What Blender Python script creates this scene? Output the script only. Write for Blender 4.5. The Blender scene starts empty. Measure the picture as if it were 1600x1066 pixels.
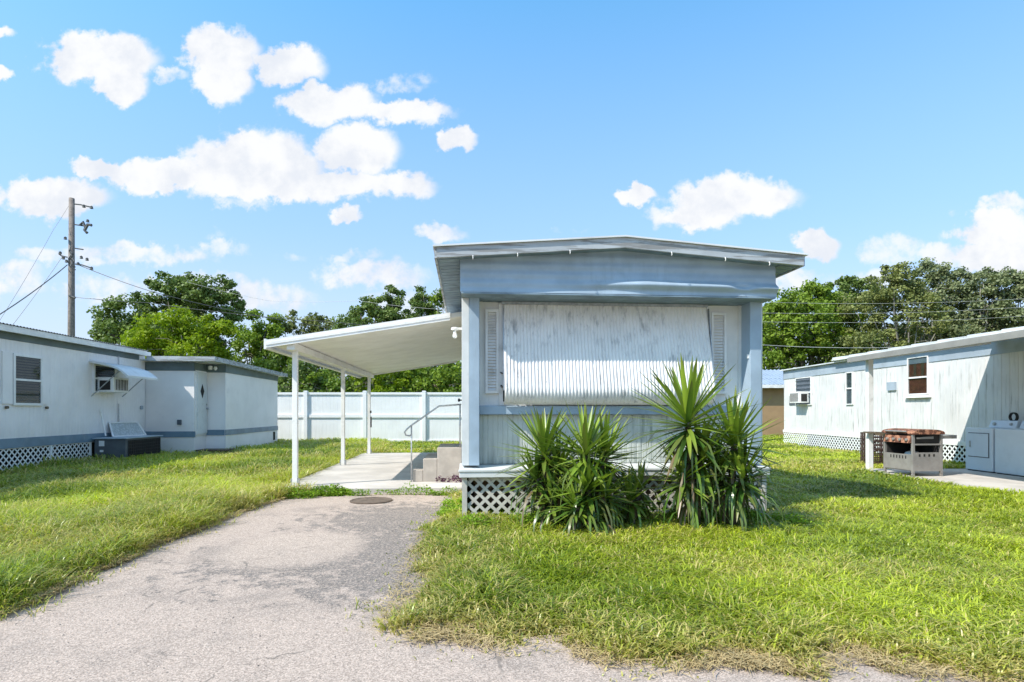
import bpy, math, random
import numpy as np
from mathutils import Vector
random.seed(7); rng = np.random.default_rng(7)
SC = bpy.context.scene
# ------------------------------------------------------------------ camera, sky, sun, exposure
F, HY, CH, A = 889.0, 643.0, 1.30, math.atan(72/889)     # focal px (20 mm), horizon row, camera height, yaw of the lots
cd = bpy.data.cameras.new('camera'); cam = bpy.data.objects.new('camera', cd); SC.collection.objects.link(cam)
cam.location = (0, 0, CH); cam.rotation_euler = (math.pi/2, 0, 0)
cd.lens = 20; cd.sensor_width = 36; cd.shift_y = 110/1600; cd.clip_start = 0.05; cd.clip_end = 2000
SC.camera = cam
SUN = Vector((-.803, -.486, 1.0)).normalized()
sl = bpy.data.lights.new('sun', 'SUN'); sl.energy = 5.0; sl.angle = math.radians(.53); sl.color = (1, .94, .85)
so = bpy.data.objects.new('sun', sl); SC.collection.objects.link(so)
so.rotation_euler = (-SUN).to_track_quat('-Z', 'Y').to_euler(); so.location = (-30, -20, 40)
SC.view_settings.view_transform = 'Standard'; SC.view_settings.look = 'None'
SC.view_settings.exposure = 0.30; SC.view_settings.gamma = 1

class NT:                                     # small node-tree writer
    def __init__(s, t): s.t = t; s.t.nodes.clear()
    def n(s, typ, inp=None, **kw):
        nd = s.t.nodes.new(typ)
        for k, v in kw.items(): setattr(nd, k, v)
        for k, v in (inp or {}).items():
            if isinstance(v, bpy.types.NodeSocket): s.t.links.new(v, nd.inputs[k])
            else: nd.inputs[k].default_value = v
        return nd
    def m(s, op, a, b=None, c=None, clamp=False):
        d = {0: a}
        if b is not None: d[1] = b
        if c is not None: d[2] = c
        return s.n('ShaderNodeMath', d, operation=op, use_clamp=clamp).outputs[0]
    def mix(s, f, a, b, bt='MIX'):
        nd = s.n('ShaderNodeMix', data_type='RGBA', blend_type=bt)
        for i, v in ((0, f), (6, a), (7, b)):
            if isinstance(v, bpy.types.NodeSocket): s.t.links.new(v, nd.inputs[i])
            else: nd.inputs[i].default_value = v if i == 0 or len(v) == 4 else (*v, 1)
        return nd.outputs[2]
    def noise(s, vec, scale, det=4, rough=.55, dist=0.0):
        return s.n('ShaderNodeTexNoise', {'Vector': vec, 'Scale': scale, 'Detail': det, 'Roughness': rough, 'Distortion': dist}).outputs[0]
    def ramp(s, v, a, b, smooth=True):
        nd = s.n('ShaderNodeMapRange', {0: v, 1: a, 2: b}, interpolation_type='SMOOTHSTEP' if smooth else 'LINEAR', clamp=True)
        return nd.outputs[0]

wd = bpy.data.worlds.new('World'); SC.world = wd; wd.use_nodes = True
w = NT(wd.node_tree)
sky = w.n('ShaderNodeTexSky', sky_type='NISHITA', sun_disc=False, sun_elevation=math.asin(SUN.z),
          sun_rotation=math.atan2(SUN.x, SUN.y), altitude=0, air_density=1.0, dust_density=0.6, ozone_density=2.0)
tc = w.n('ShaderNodeTexCoord'); dirv = tc.outputs['Generated']
sep = w.n('ShaderNodeSeparateXYZ', {0: dirv})
ay = w.m('MAXIMUM', w.m('ABSOLUTE', sep.outputs[1]), .03)
u = w.m('DIVIDE', sep.outputs[0], ay); v = w.m('DIVIDE', sep.outputs[2], ay)
uv = w.n('ShaderNodeCombineXYZ', {0: u, 1: v}).outputs[0]
nz1 = w.n('ShaderNodeTexNoise', {'Vector': uv, 'Scale': 13.0, 'Detail': 6.0, 'Roughness': .58})
nz2 = w.n('ShaderNodeTexNoise', {'Vector': uv, 'Scale': 5.0, 'Detail': 3.0})
off = w.n('ShaderNodeVectorMath', {0: nz1.outputs[1], 1: (.5, .5, .5)}, operation='SUBTRACT').outputs[0]
off = w.n('ShaderNodeVectorMath', {0: off, 3: .06}, operation='SCALE').outputs[0]
nz3 = w.n('ShaderNodeTexNoise', {'Vector': uv, 'Scale': 38.0, 'Detail': 5.0, 'Roughness': .6})
off2 = w.n('ShaderNodeVectorMath', {0: nz3.outputs[1], 1: (.5, .5, .5)}, operation='SUBTRACT').outputs[0]
off2 = w.n('ShaderNodeVectorMath', {0: off2, 3: .035}, operation='SCALE').outputs[0]
off = w.n('ShaderNodeVectorMath', {0: off, 1: off2}, operation='ADD').outputs[0]
uvd = w.n('ShaderNodeVectorMath', {0: uv, 1: off}, operation='ADD').outputs[0]
CLOUDS = [(155,92,92,40,1),(190,132,42,32,1),(345,82,62,42,1),(350,128,44,36,1),(450,103,60,32,.95),(268,120,34,14,.55),
 (512,160,76,30,1),(620,178,95,20,.8),(632,130,58,20,.45),(712,218,34,18,.9),(152,260,42,16,.9),(250,272,90,26,1),
 (395,262,115,54,1),(385,236,50,30,1),(555,236,68,40,1),(470,292,190,28,.95),(612,290,75,22,.8),(540,336,26,12,.75),(380,318,60,14,.5),
 (85,306,86,34,1),(230,397,130,20,.6),(350,388,50,14,.5),(590,430,90,28,.65),(690,362,46,14,.6),(450,398,40,12,.35),(20,440,60,34,.6),
 (400,462,110,30,.6),(640,470,90,30,.5),(170,455,120,30,.5),(995,305,34,14,.9),(1150,308,98,32,1),(1095,338,70,24,.85),(1275,386,38,26,.95),
 (1395,392,70,26,.5),(1555,362,66,36,.95),(1560,402,90,28,.8),(1575,322,40,17,.6),(1240,440,40,20,.6),(5,113,22,11,.8),(2,55,24,12,.7),(340,366,22,10,.3),
 (300,440,120,16,.55),(560,398,50,12,.45),(1480,398,60,18,.6),(1340,440,90,18,.5),(1500,330,40,10,.35),(890,360,40,9,.3),(60,400,60,16,.5),(1700,380,120,50,.9),(1850,250,100,40,1),(-160,200,120,50,1),(-150,380,110,40,.8)]
acc = None
for (cx, cy, rx, ry, k) in CLOUDS:
    c = ((cx-800)/F, (HY-cy)/F, 0)
    s1 = w.n('ShaderNodeVectorMath', {0: uvd, 1: c}, operation='SUBTRACT').outputs[0]
    s2 = w.n('ShaderNodeVectorMath', {0: s1, 1: (F/rx/1.12, F/ry/1.12, 0)}, operation='MULTIPLY').outputs[0]
    ln = w.n('ShaderNodeVectorMath', {0: s2}, operation='LENGTH').outputs[1]
    e = w.n('ShaderNodeMapRange', {0: ln, 1: 1.38, 2: .40, 3: 0.0, 4: float(k)}, interpolation_type='SMOOTHSTEP', clamp=True).outputs[0]
    acc = e if acc is None else w.n('ShaderNodeMath', {0: acc, 1: e}, operation='MAXIMUM').outputs[0]
fb = w.m('ADD', w.m('MULTIPLY', w.m('SUBTRACT', nz1.outputs[0], .5), 1.15), w.m('MULTIPLY', w.m('SUBTRACT', nz3.outputs[0], .5), .75))
cm = w.m('MULTIPLY', w.ramp(w.m('ADD', acc, fb), .26, .70), w.ramp(acc, .02, .22))
cm = w.m('MULTIPLY', cm, w.m('ADD', .30, w.m('MULTIPLY', acc, 1.0)), clamp=True)
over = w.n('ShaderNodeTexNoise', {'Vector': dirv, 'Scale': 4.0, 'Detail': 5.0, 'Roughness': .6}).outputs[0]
cm = w.m('MAXIMUM', cm, w.m('MULTIPLY', w.ramp(over, .42, .58), w.ramp(sep.outputs[2], .66, .82)))  # unseen clouds added overhead to whiten and lift the fill light
hz = w.ramp(sep.outputs[2], .66, .02, smooth=False)
tint = w.mix(w.ramp(sep.outputs[2], .05, .60, smooth=False), (.80, 1.30, 1.9, 1), (.95, 2.08, 2.3, 1))
base = w.mix(1.0, sky.outputs[0], tint, 'MULTIPLY')
base = w.mix(w.m('MULTIPLY', hz, .88), base, (4.1, 5.0, 6.3, 1))
base = w.mix(w.m('MULTIPLY', w.ramp(sep.outputs[2], .30, .0), .6), base, (5.4, 5.95, 6.7, 1))
cshade = w.mix(w.ramp(w.m('ADD', w.m('MULTIPLY', nz1.outputs[0], .6), w.m('MULTIPLY', nz2.outputs[0], .4)), .40, .56), (5.5, 5.7, 6.1, 1), (6.6, 6.6, 6.6, 1))
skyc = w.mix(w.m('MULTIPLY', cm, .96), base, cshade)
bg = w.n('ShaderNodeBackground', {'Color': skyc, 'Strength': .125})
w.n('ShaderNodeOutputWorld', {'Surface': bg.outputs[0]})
wd.cycles.sampling_method = 'MANUAL'; wd.cycles.sample_map_resolution = 512

# ------------------------------------------------------------------ frames and pixel helpers
ca, sa = math.cos(A), math.sin(A)
def WF(p): return (float(p[0]), float(p[1]), float(p[2]))
def MF(p): return (p[0]*ca-p[1]*sa, p[0]*sa+p[1]*ca, float(p[2]))       # frame of the home lots -> world
def P(px, py, d): return ((px-800)/F*d, d, CH+(HY-py)/F*d)              # point seen at a pixel, d metres ahead
def G(px, py, z=0.0):
    d = F*(CH-z)/(py-HY); return ((px-800)/F*d, d)
def onM(px, py, X):                                                     # y, z on the lot plane x = X
    Y = X/math.tan(math.atan((px-800)/F)+A); d = X*sa+Y*ca
    return Y, CH+(HY-py)/F*d
def onMy(px, py, Y):                                                    # x, z on the lot plane y = Y
    X = Y*math.tan(math.atan((px-800)/F)+A); d = X*sa+Y*ca
    return X, CH+(HY-py)/F*d
def onW(px, py, R):                                                     # d, z on the plane r = R
    d = R*F/(px-800); return d, CH+(HY-py)/F*d

# ------------------------------------------------------------------ mesh builder
class MB:
    def __init__(s, fr=WF): s.V = []; s.Fc = []; s.fr = fr; s.mats = None
    def v(s, p): s.V.append(s.fr(p)); return len(s.V)-1
    def poly(s, pts): s.Fc.append([s.v(p) for p in pts])
    def box(s, x0, x1, y0, y1, z0, z1):
        i = [s.v(p) for p in ((x0,y0,z0),(x1,y0,z0),(x1,y1,z0),(x0,y1,z0),(x0,y0,z1),(x1,y0,z1),(x1,y1,z1),(x0,y1,z1))]
        for f in ((0,3,2,1),(4,5,6,7),(0,1,5,4),(1,2,6,5),(2,3,7,6),(3,0,4,7)): s.Fc.append([i[k] for k in f])
        return s
    def hexa(s, b, t):                         # bottom quad, top quad
        i = [s.v(p) for p in list(b)+list(t)]; n = len(b)
        s.Fc.append([i[k] for k in range(n-1, -1, -1)]); s.Fc.append([i[n+k] for k in range(n)])
        for k in range(n): s.Fc.append([i[k], i[(k+1) % n], i[n+(k+1) % n], i[n+k]])
        return s
    def bar(s, a, b, w_, h_, up=(0, 0, 1)):    # box beam from a to b, w_ across, h_ along up
        a = Vector(a); b = Vector(b); d = (b-a).normalized(); sd = d.cross(Vector(up))
        if sd.length < 1e-4: sd = d.cross(Vector((1, 0, 0)))
        sd.normalize(); u_ = sd.cross(d).normalized()
        q = lambda c: [c+sd*sx*w_/2+u_*sz*h_/2 for sx, sz in ((-1,-1),(1,-1),(1,1),(-1,1))]
        return s.hexa(q(a), q(b))
    def tube(s, pts, r, n=8, cap=True):
        pts = [Vector(p) for p in pts]; rs = r if isinstance(r, (list, tuple)) else [r]*len(pts); rings = []
        u0 = None
        for k, p in enumerate(pts):
            d = (pts[min(k+1, len(pts)-1)]-pts[max(k-1, 0)]).normalized()
            if u0 is None: u0 = d.orthogonal().normalized()
            u0 = (u0-d*u0.dot(d)); u0 = u0.normalized() if u0.length > 1e-6 else d.orthogonal().normalized()
            w0 = d.cross(u0)
            rings.append([s.v(p+(u0*math.cos(t)+w0*math.sin(t))*rs[k]) for t in [2*math.pi*j/n for j in range(n)]])
        for a, b in zip(rings, rings[1:]):
            for j in range(n): s.Fc.append([a[j], a[(j+1) % n], b[(j+1) % n], b[j]])
        if cap: s.Fc.append(rings[0][::-1]); s.Fc.append(rings[-1])
        return s
    def lathe(s, c, prof, n=20, axis='z'):
        rings = []
        for (r, h) in prof:
            ring = []
            for j in range(n):
                t = 2*math.pi*j/n; a, b = r*math.cos(t), r*math.sin(t)
                q = {'z': (c[0]+a, c[1]+b, c[2]+h), 'x': (c[0]+h, c[1]+a, c[2]+b), 'y': (c[0]+a, c[1]+h, c[2]+b)}[axis]
                ring.append(s.v(q))
            rings.append(ring)
        for a, b in zip(rings, rings[1:]):
            for j in range(n): s.Fc.append([a[j], a[(j+1) % n], b[(j+1) % n], b[j]])
        s.Fc.append(rings[0][::-1]); s.Fc.append(rings[-1])
        return s
    def grid(s, fn, nu, nv):
        idx = [[s.v(fn(i/nu, j/nv)) for j in range(nv+1)] for i in range(nu+1)]
        for i in range(nu):
            for j in range(nv): s.Fc.append([idx[i][j], idx[i+1][j], idx[i+1][j+1], idx[i][j+1]])
        return s
    def siding(s, o, ax, L, z0, z1, nrm, pitch=.1, gw=.012, gd=.008, jit=0):   # flat sheet with narrow vertical grooves
        o = Vector((*o, 0)); ax = Vector((*ax, 0)); nrm = Vector((*nrm, 0)); t = 0; prof = []
        while t < L-1e-6:
            e = min(t+pitch, L)
            prof += [(t, -gd), (t+gw*.4, 0), (e-gw*.4, 0)] if e-t > gw else [(t, -gd)]
            t = e
        prof.append((L, -gd))
        lo = [s.v((*(o+ax*a+nrm*b)[:2], z0)) for a, b in prof]; hi = [s.v((*(o+ax*a+nrm*b)[:2], z1)) for a, b in prof]
        for k in range(len(prof)-1): s.Fc.append([lo[k], lo[k+1], hi[k+1], hi[k]])
        return s
    def lattice(s, o, ax, L, z0, z1, nrm, pitch=.12, sw=.034, th=.007):        # diagonal garden lattice, two crossed layers
        H = z1-z0; o = Vector((*o, z0)); ax = Vector((*ax, 0)); nn = Vector((*nrm, 0)); up = Vector((0, 0, 1))
        for layer, sg in ((0, 1), (1, -1)):
            c = -H-.0
            while c < L+H:
                a0, b0 = (c, 0.0), (c+H, H)
                if sg < 0: a0, b0 = (c+H, 0.0), (c, H)
                # clip to 0..L
                (x0, y0), (x1, y1) = a0, b0
                t0, t1 = 0.0, 1.0; dx = x1-x0
                lo, hi = sorted(((0-x0)/dx, (L-x0)/dx)); t0 = max(t0, lo); t1 = min(t1, hi)
                if t1-t0 > .04:
                    pa = o+ax*(x0+dx*t0)+up*(H*t0)+nn*(layer*th*1.15); pb = o+ax*(x0+dx*t1)+up*(H*t1)+nn*(layer*th*1.15)
                    s.bar(pa, pb, th, sw, up=nn.cross(pb-pa).normalized())
                c += pitch*1.4142
        return s

def split(mb):
    par = list(range(len(mb.V)))
    def fd(a):
        while par[a] != a: par[a] = par[par[a]]; a = par[a]
        return a
    for f in mb.Fc:
        r = fd(f[0])
        for k in f[1:]: par[fd(k)] = r
    grp = {}
    for f in mb.Fc: grp.setdefault(fd(f[0]), []).append(f)
    out = []
    for fs in grp.values():
        m = MB(); ix = {}
        for f in fs:
            for k in f:
                if k not in ix: ix[k] = len(m.V); m.V.append(mb.V[k])
        m.Fc = [[ix[k] for k in f] for f in fs]; out.append(m)
    return out
ORG = {}
def lk(o): SC.collection.objects.link(o); return o
def bv(o, w_=.006, seg=2):
    m = o.modifiers.new('bevel', 'BEVEL'); m.width = w_; m.segments = seg; m.limit_method = 'ANGLE'; m.angle_limit = math.radians(40); return o
def obj(name, mb, mat, parent=None, smooth=False, org=None, label=None):
    V = np.array(mb.V, dtype=float)
    if parent is not None: o0 = ORG[parent.name]
    elif org is not None: o0 = Vector(org)
    else: o0 = Vector(((V[:,0].min()+V[:,0].max())/2, (V[:,1].min()+V[:,1].max())/2, V[:,2].min()))
    V = V-np.array(o0)
    me = bpy.data.meshes.new(name); me.from_pydata([tuple(p) for p in V], [], mb.Fc); me.materials.append(mat)
    if smooth: me.polygons.foreach_set('use_smooth', [True]*len(me.polygons))
    me.update()
    o = lk(bpy.data.objects.new(name, me))
    if parent is not None: o.parent = parent
    else: o.location = o0
    ORG[o.name] = o0
    if label: o['label'] = label
    return o
def objs(name, mb, mat, parent, **k): return [obj(name, m, mat, parent, **k) for m in split(mb)]
def tag(o, label, cat, group=None, kind=None):
    o['label'] = label; o['category'] = cat
    if group: o['group'] = group
    if kind: o['kind'] = kind
    return o
def thing(name, loc, label, cat, group=None):
    o = lk(bpy.data.objects.new(name, None)); o.location = loc; o.empty_display_size = .3; ORG[o.name] = Vector(loc)
    return tag(o, label, cat, group)
def struct(name, mb, mat, org=(0, 0, 0)):
    o = obj(name, mb, mat, org=org); o['kind'] = 'structure'; return o
def dup(root, off, label=None):
    r = lk(root.copy()); r.location = root.location+Vector(off)
    if label: r['label'] = label
    for ch in root.children:
        c = lk(ch.copy()); c.parent = r
        for g in ch.children: d = lk(g.copy()); d.parent = c
    return r
def np_mesh(name, V, tris=None, quads=None, mat=None, attrs=None, org=(0, 0, 0), parent=None):
    me = bpy.data.meshes.new(name); o0 = np.array(ORG[parent.name] if parent is not None else org)
    V = np.asarray(V, dtype=np.float32)-o0.astype(np.float32)
    nt = 0 if tris is None else len(tris); nq = 0 if quads is None else len(quads)
    me.vertices.add(len(V)); me.vertices.foreach_set('co', V.ravel())
    li = np.concatenate([a.ravel() for a in (quads, tris) if a is not None]).astype(np.int32)
    me.loops.add(len(li)); me.loops.foreach_set('vertex_index', li)
    me.polygons.add(nt+nq)
    st = np.concatenate([np.arange(nq)*4, nq*4+np.arange(nt)*3]).astype(np.int32)
    me.polygons.foreach_set('loop_start', st)
    for k, a in (attrs or {}).items():
        at = me.attributes.new(k, 'FLOAT', 'POINT'); at.data.foreach_set('value', np.asarray(a, dtype=np.float32))
    me.materials.append(mat); me.update(calc_edges=True)
    o = lk(bpy.data.objects.new(name, me))
    if parent is not None: o.parent = parent
    else: o.location = tuple(float(q) for q in o0)
    ORG[o.name] = Vector(o0.tolist())
    return o

# ------------------------------------------------------------------ materials
def mat(name, col, rough=.6, var=.12, vscale=3.0, grime=0.0, gcol=(.10, .10, .09), streak=False, gscale=2.2, gth=.5,
        bump=0.0, bscale=60, metal=0.0, spec=.5, coat=0.0, vs=.35, c2s=(1, 1, 1), zgrime=None, spots=0.0, col2=None):
    m = bpy.data.materials.new(name); m.use_nodes = True; t = NT(m.node_tree)
    tcn = t.n('ShaderNodeNewGeometry').outputs[0]
    n1 = t.noise(tcn, vscale, 5)
    dark = tuple(c*(1-var) for c in col); lite = tuple(min(1, c*(1+var*.6)) for c in col)
    c = t.mix(t.ramp(n1, .35, .65), dark, lite)
    if col2: c = t.mix(t.ramp(t.noise(t.n('ShaderNodeMapping', {'Vector': tcn, 'Scale': c2s}).outputs[0], vscale*2.3, 6, .65), .50, .56), c, col2)
    if grime > 0:
        mp = t.n('ShaderNodeMapping', {'Vector': tcn, 'Scale': (gscale*4, gscale*4, gscale*vs) if streak else (gscale,)*3}).outputs[0]
        n2 = t.noise(mp, 1.6, 7, .68)
        n3 = t.noise(tcn, 1.1, 3)
        g = t.m('MULTIPLY', t.ramp(n2, gth, gth+.22), t.ramp(n3, .34, .62))
        if zgrime:
            zz = t.n('ShaderNodeSeparateXYZ', {0: tcn}).outputs[2]
            g2 = t.m('MULTIPLY', t.ramp(zz, zgrime[1], zgrime[0]), t.ramp(n2, .35, .65))
            g = t.m('MAXIMUM', g, g2)
        c = t.mix(t.m('MULTIPLY', g, grime, clamp=True), c, gcol)
    if spots > 0:
        sp = t.m('MULTIPLY', t.ramp(t.noise(tcn, 22, 5, .7), .66, .72), t.ramp(t.noise(tcn, 2.6, 3), .42, .6))
        c = t.mix(t.m('MULTIPLY', sp, spots), c, gcol)
    kw = {'Base Color': c, 'Roughness': rough, 'Metallic': metal, 'Specular IOR Level': spec, 'Coat Weight': coat}
    if bump > 0:
        b = t.n('ShaderNodeBump', {'Strength': bump, 'Distance': .004, 'Height': t.noise(tcn, bscale, 5)}).outputs[0]; kw['Normal'] = b
    p = t.n('ShaderNodeBsdfPrincipled', kw)
    t.n('ShaderNodeOutputMaterial', {'Surface': p.outputs[0]})
    return m
def leafmat(name, c0, c1, c2=None, trans=.35, rough=.5, gloss=.25):
    m = bpy.data.materials.new(name); m.use_nodes = True; t = NT(m.node_tree)
    r = t.n('ShaderNodeAttribute', attribute_name='rnd').outputs['Fac']
    c = t.mix(r, c0, c1)
    if c2: c = t.mix(t.n('ShaderNodeAttribute', attribute_name='dry').outputs['Fac'], c, c2)
    p = t.n('ShaderNodeBsdfPrincipled', {'Base Color': c, 'Roughness': rough, 'Specular IOR Level': gloss})
    tr = t.n('ShaderNodeBsdfTranslucent', {'Color': t.mix(.5, c, t.mix(1.0, c, (1.3, 1.5, .5, 1), 'MULTIPLY'))})
    mx = t.n('ShaderNodeMixShader', {0: trans, 1: p.outputs[0], 2: tr.outputs[0]})
    t.n('ShaderNodeOutputMaterial', {'Surface': mx.outputs[0]})
    return m
M = {}
M['blue'] = mat('blue_paint', (.335, .425, .51), .45, .12, 2.5, grime=.18, gcol=(.16, .17, .17), streak=True, spots=.25)
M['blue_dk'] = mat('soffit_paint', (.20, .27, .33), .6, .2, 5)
M['white_wall'] = mat('white_siding', (.80, .785, .75), .55, .10, 2.0, grime=.6, gcol=(.27, .28, .26), streak=True, gth=.53, zgrime=(.55, 1.15))
M['lower'] = mat('lower_siding_paint', (.58, .60, .55), .55, .12, 2.5, grime=.8, gcol=(.22, .25, .22), streak=True, gth=.47, zgrime=(.6, 1.1))
M['ledge'] = mat('ledge_paint', (.64, .65, .64), .5, .10, 3, grime=.6, gcol=(.3, .3, .28))
M['fascia'] = mat('weathered_fascia', (.42, .45, .47), .6, .12, 3, col2=(.24, .24, .235), c2s=(.16, 1, 3.2), grime=.3, spots=.4)
M['rooftop'] = mat('roof_sheet', (.66, .68, .68), .45, .12, 1.0, grime=.4, gcol=(.3, .29, .26))
M['awning'] = mat('awning_sheet', (.80, .775, .75), .45, .06, 3, grime=.62, gcol=(.16, .17, .18), streak=True, gscale=2.4, gth=.48, vs=1.4, spots=1.0)
M['trim'] = mat('white_trim', (.80, .79, .77), .4, .08, 3, grime=.5, gcol=(.3, .29, .25), gscale=3)
M['soffit_w'] = mat('carport_pan', (.74, .72, .67), .5, .08, 2, grime=.45, spots=.3, gcol=(.4, .37, .3), gth=.55)
M['lattice'] = mat('lattice_vinyl', (.56, .53, .48), .6, .15, 3, grime=.7, gcol=(.25, .2, .15), gscale=3)
M['lattice_w'] = mat('lattice_white', (.78, .80, .80), .5, .06, 3, grime=.2)
M['concrete'] = mat('patio_concrete', (.52, .48, .44), .9, .14, 1.4, grime=.35, gcol=(.28, .26, .24), bump=.5, bscale=90)
M['steps'] = mat('step_concrete', (.44, .39, .34), .9, .14, 5, grime=.4, gcol=(.25, .22, .19), bump=.6, bscale=70)
M['galv'] = mat('galvanised_steel', (.45, .46, .47), .4, .2, 20, metal=.6)
M['black'] = mat('black_plastic', (.02, .02, .022), .5, .2, 8)
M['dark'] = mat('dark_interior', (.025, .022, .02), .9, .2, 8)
M['lhome'] = mat('left_home_siding', (.82, .79, .775), .5, .06, 1.5, grime=.5, gcol=(.35, .38, .40), streak=True, gth=.55, zgrime=(.3, 1.1))
M['lblue'] = mat('left_home_band', (.15, .23, .30), .5, .15, 3, grime=.35, gcol=(.35, .4, .42))
M['lgrey'] = mat('left_home_stripe', (.12, .16, .165), .6, .15, 3)
M['lplain'] = mat('left_addition_wall', (.82, .79, .77), .6, .06, 1.2, grime=.35, gcol=(.36, .38, .38), gth=.55, bump=.3, zgrime=(.0, .5))
M['rhome'] = mat('right_home_siding', (.66, .65, .635), .55, .08, 1.5, grime=.9, gcol=(.25, .245, .225), streak=True, gth=.50, spots=.6)
M['rstripe'] = mat('right_home_stripe', (.34, .40, .46), .5, .12, 2, grime=.2)
M['vinyl'] = mat('fence_vinyl', (.80, .80, .80), .45, .05, 1.2, grime=.3, gcol=(.45, .47, .42), streak=True, zgrime=(.1, .6))
M['tan'] = mat('tan_block', (.36, .23, .12), .8, .08, 2)
M['shedroof'] = mat('shed_roof', (.30, .37, .46), .5, .08, 2)
M['acgrey'] = mat('condenser_grey', (.09, .105, .12), .5, .15, 4)
M['appl'] = mat('appliance_white', (.62, .69, .75), .3, .04, 2, grime=.15, coat=.3)
M['steel'] = mat('grill_steel', (.34, .32, .30), .42, .12, 6, metal=.35, grime=.3, gcol=(.2, .16, .12), gscale=4)
M['gutter'] = mat('gutter_paint', (.27, .26, .235), .6, .12, 3, grime=.3)
M['rust'] = mat('rusty_lid', (.13, .050, .03), .85, .4, 5, col2=(.42, .20, .12), bump=.6, bscale=40)
M['slab'] = M['concrete']
M['pole'] = mat('pole_wood', (.22, .185, .16), .9, .25, 8, grime=.5, gcol=(.10, .09, .08), streak=True)
M['cable'] = mat('cable', (.10, .10, .10), .5, .1, 1)
M['cable_lit'] = mat('sunlit_cable', (.42, .42, .40), .5, .1, 1)  # pale grey paints the bright sun on the cables
M['wood'] = mat('old_wood', (.12, .09, .06), .9, .3, 8)
M['bark'] = mat('bark', (.20, .17, .13), .9, .3, 4, bump=.6)
M['bark_l'] = mat('pale_bark', (.27, .25, .21), .9, .25, 4, bump=.6)
M['curtain'] = mat('brown_blind', (.20, .07, .04), .7, .3, 9)
M['blind'] = mat('window_blind', (.13, .10, .065), .7, .2, 9)
M['crate'] = mat('brown_crate', (.07, .04, .035), .6, .3, 9)
M['teal'] = mat('teal_cloth', (.05, .35, .42), .8, .2, 9)
M['bulb'] = mat('frosted_bulb', (.88, .88, .86), .2, .02, 2)
M['label'] = mat('paper_label', (.75, .76, .76), .7, .1, 30)
M['rock'] = mat('white_rock', (.72, .70, .64), .9, .2, 20, bump=.8)
M['cover'] = mat('rusty_cover', (.13, .095, .07), .8, .25, 12)
def glassmat(name, tint):
    m = bpy.data.materials.new(name); m.use_nodes = True; t = NT(m.node_tree)
    g = t.n('ShaderNodeBsdfGlossy', {'Color': (.9, .95, 1, 1), 'Roughness': .03}); tr = t.n('ShaderNodeBsdfTransparent', {'Color': tint})
    f = t.n('ShaderNodeLayerWeight', {'Blend': .5}).outputs[1]; f = t.m('MULTIPLY_ADD', t.m('POWER', f, 4.0), .38, .03)
    mx = t.n('ShaderNodeMixShader', {0: f, 1: tr.outputs[0], 2: g.outputs[0]})
    t.n('ShaderNodeOutputMaterial', {'Surface': mx.outputs[0]}); return m
M['glass'] = glassmat('window_glass', (.75, .78, .78, 1))
M['grass'] = leafmat('grass_blades', (.070, .150, .005), (.54, .62, .030), (.62, .50, .20), trans=.34, rough=.36, gloss=.55)
M['weed'] = leafmat('weed_leaves', (.13, .25, .015), (.28, .42, .03), (.25, .2, .08), trans=.35)
M['purple'] = leafmat('purple_leaves', (.08, .03, .06), (.16, .07, .12), trans=.2)
M['yucca'] = leafmat('yucca_leaf', (.06, .13, .02), (.34, .46, .05), (.17, .125, .065), trans=.18, rough=.32, gloss=.55)
M['stalk'] = mat('yucca_stalk', (.16, .12, .08), .9, .3, 12)
M['tree_dark'] = leafmat('dark_foliage', (.075, .125, .025), (.23, .30, .08), trans=.25)
M['tree_mid'] = leafmat('mid_foliage', (.09, .16, .014), (.26, .35, .04), trans=.3)
M['tree_lime'] = leafmat('lime_foliage', (.14, .22, .008), (.32, .40, .02), trans=.4)
M['tree_olive'] = leafmat('olive_foliage', (.10, .13, .035), (.31, .33, .11), trans=.25)
M['tree_grey'] = leafmat('grey_green_foliage', (.10, .13, .055), (.31, .34, .17), trans=.25)

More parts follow.
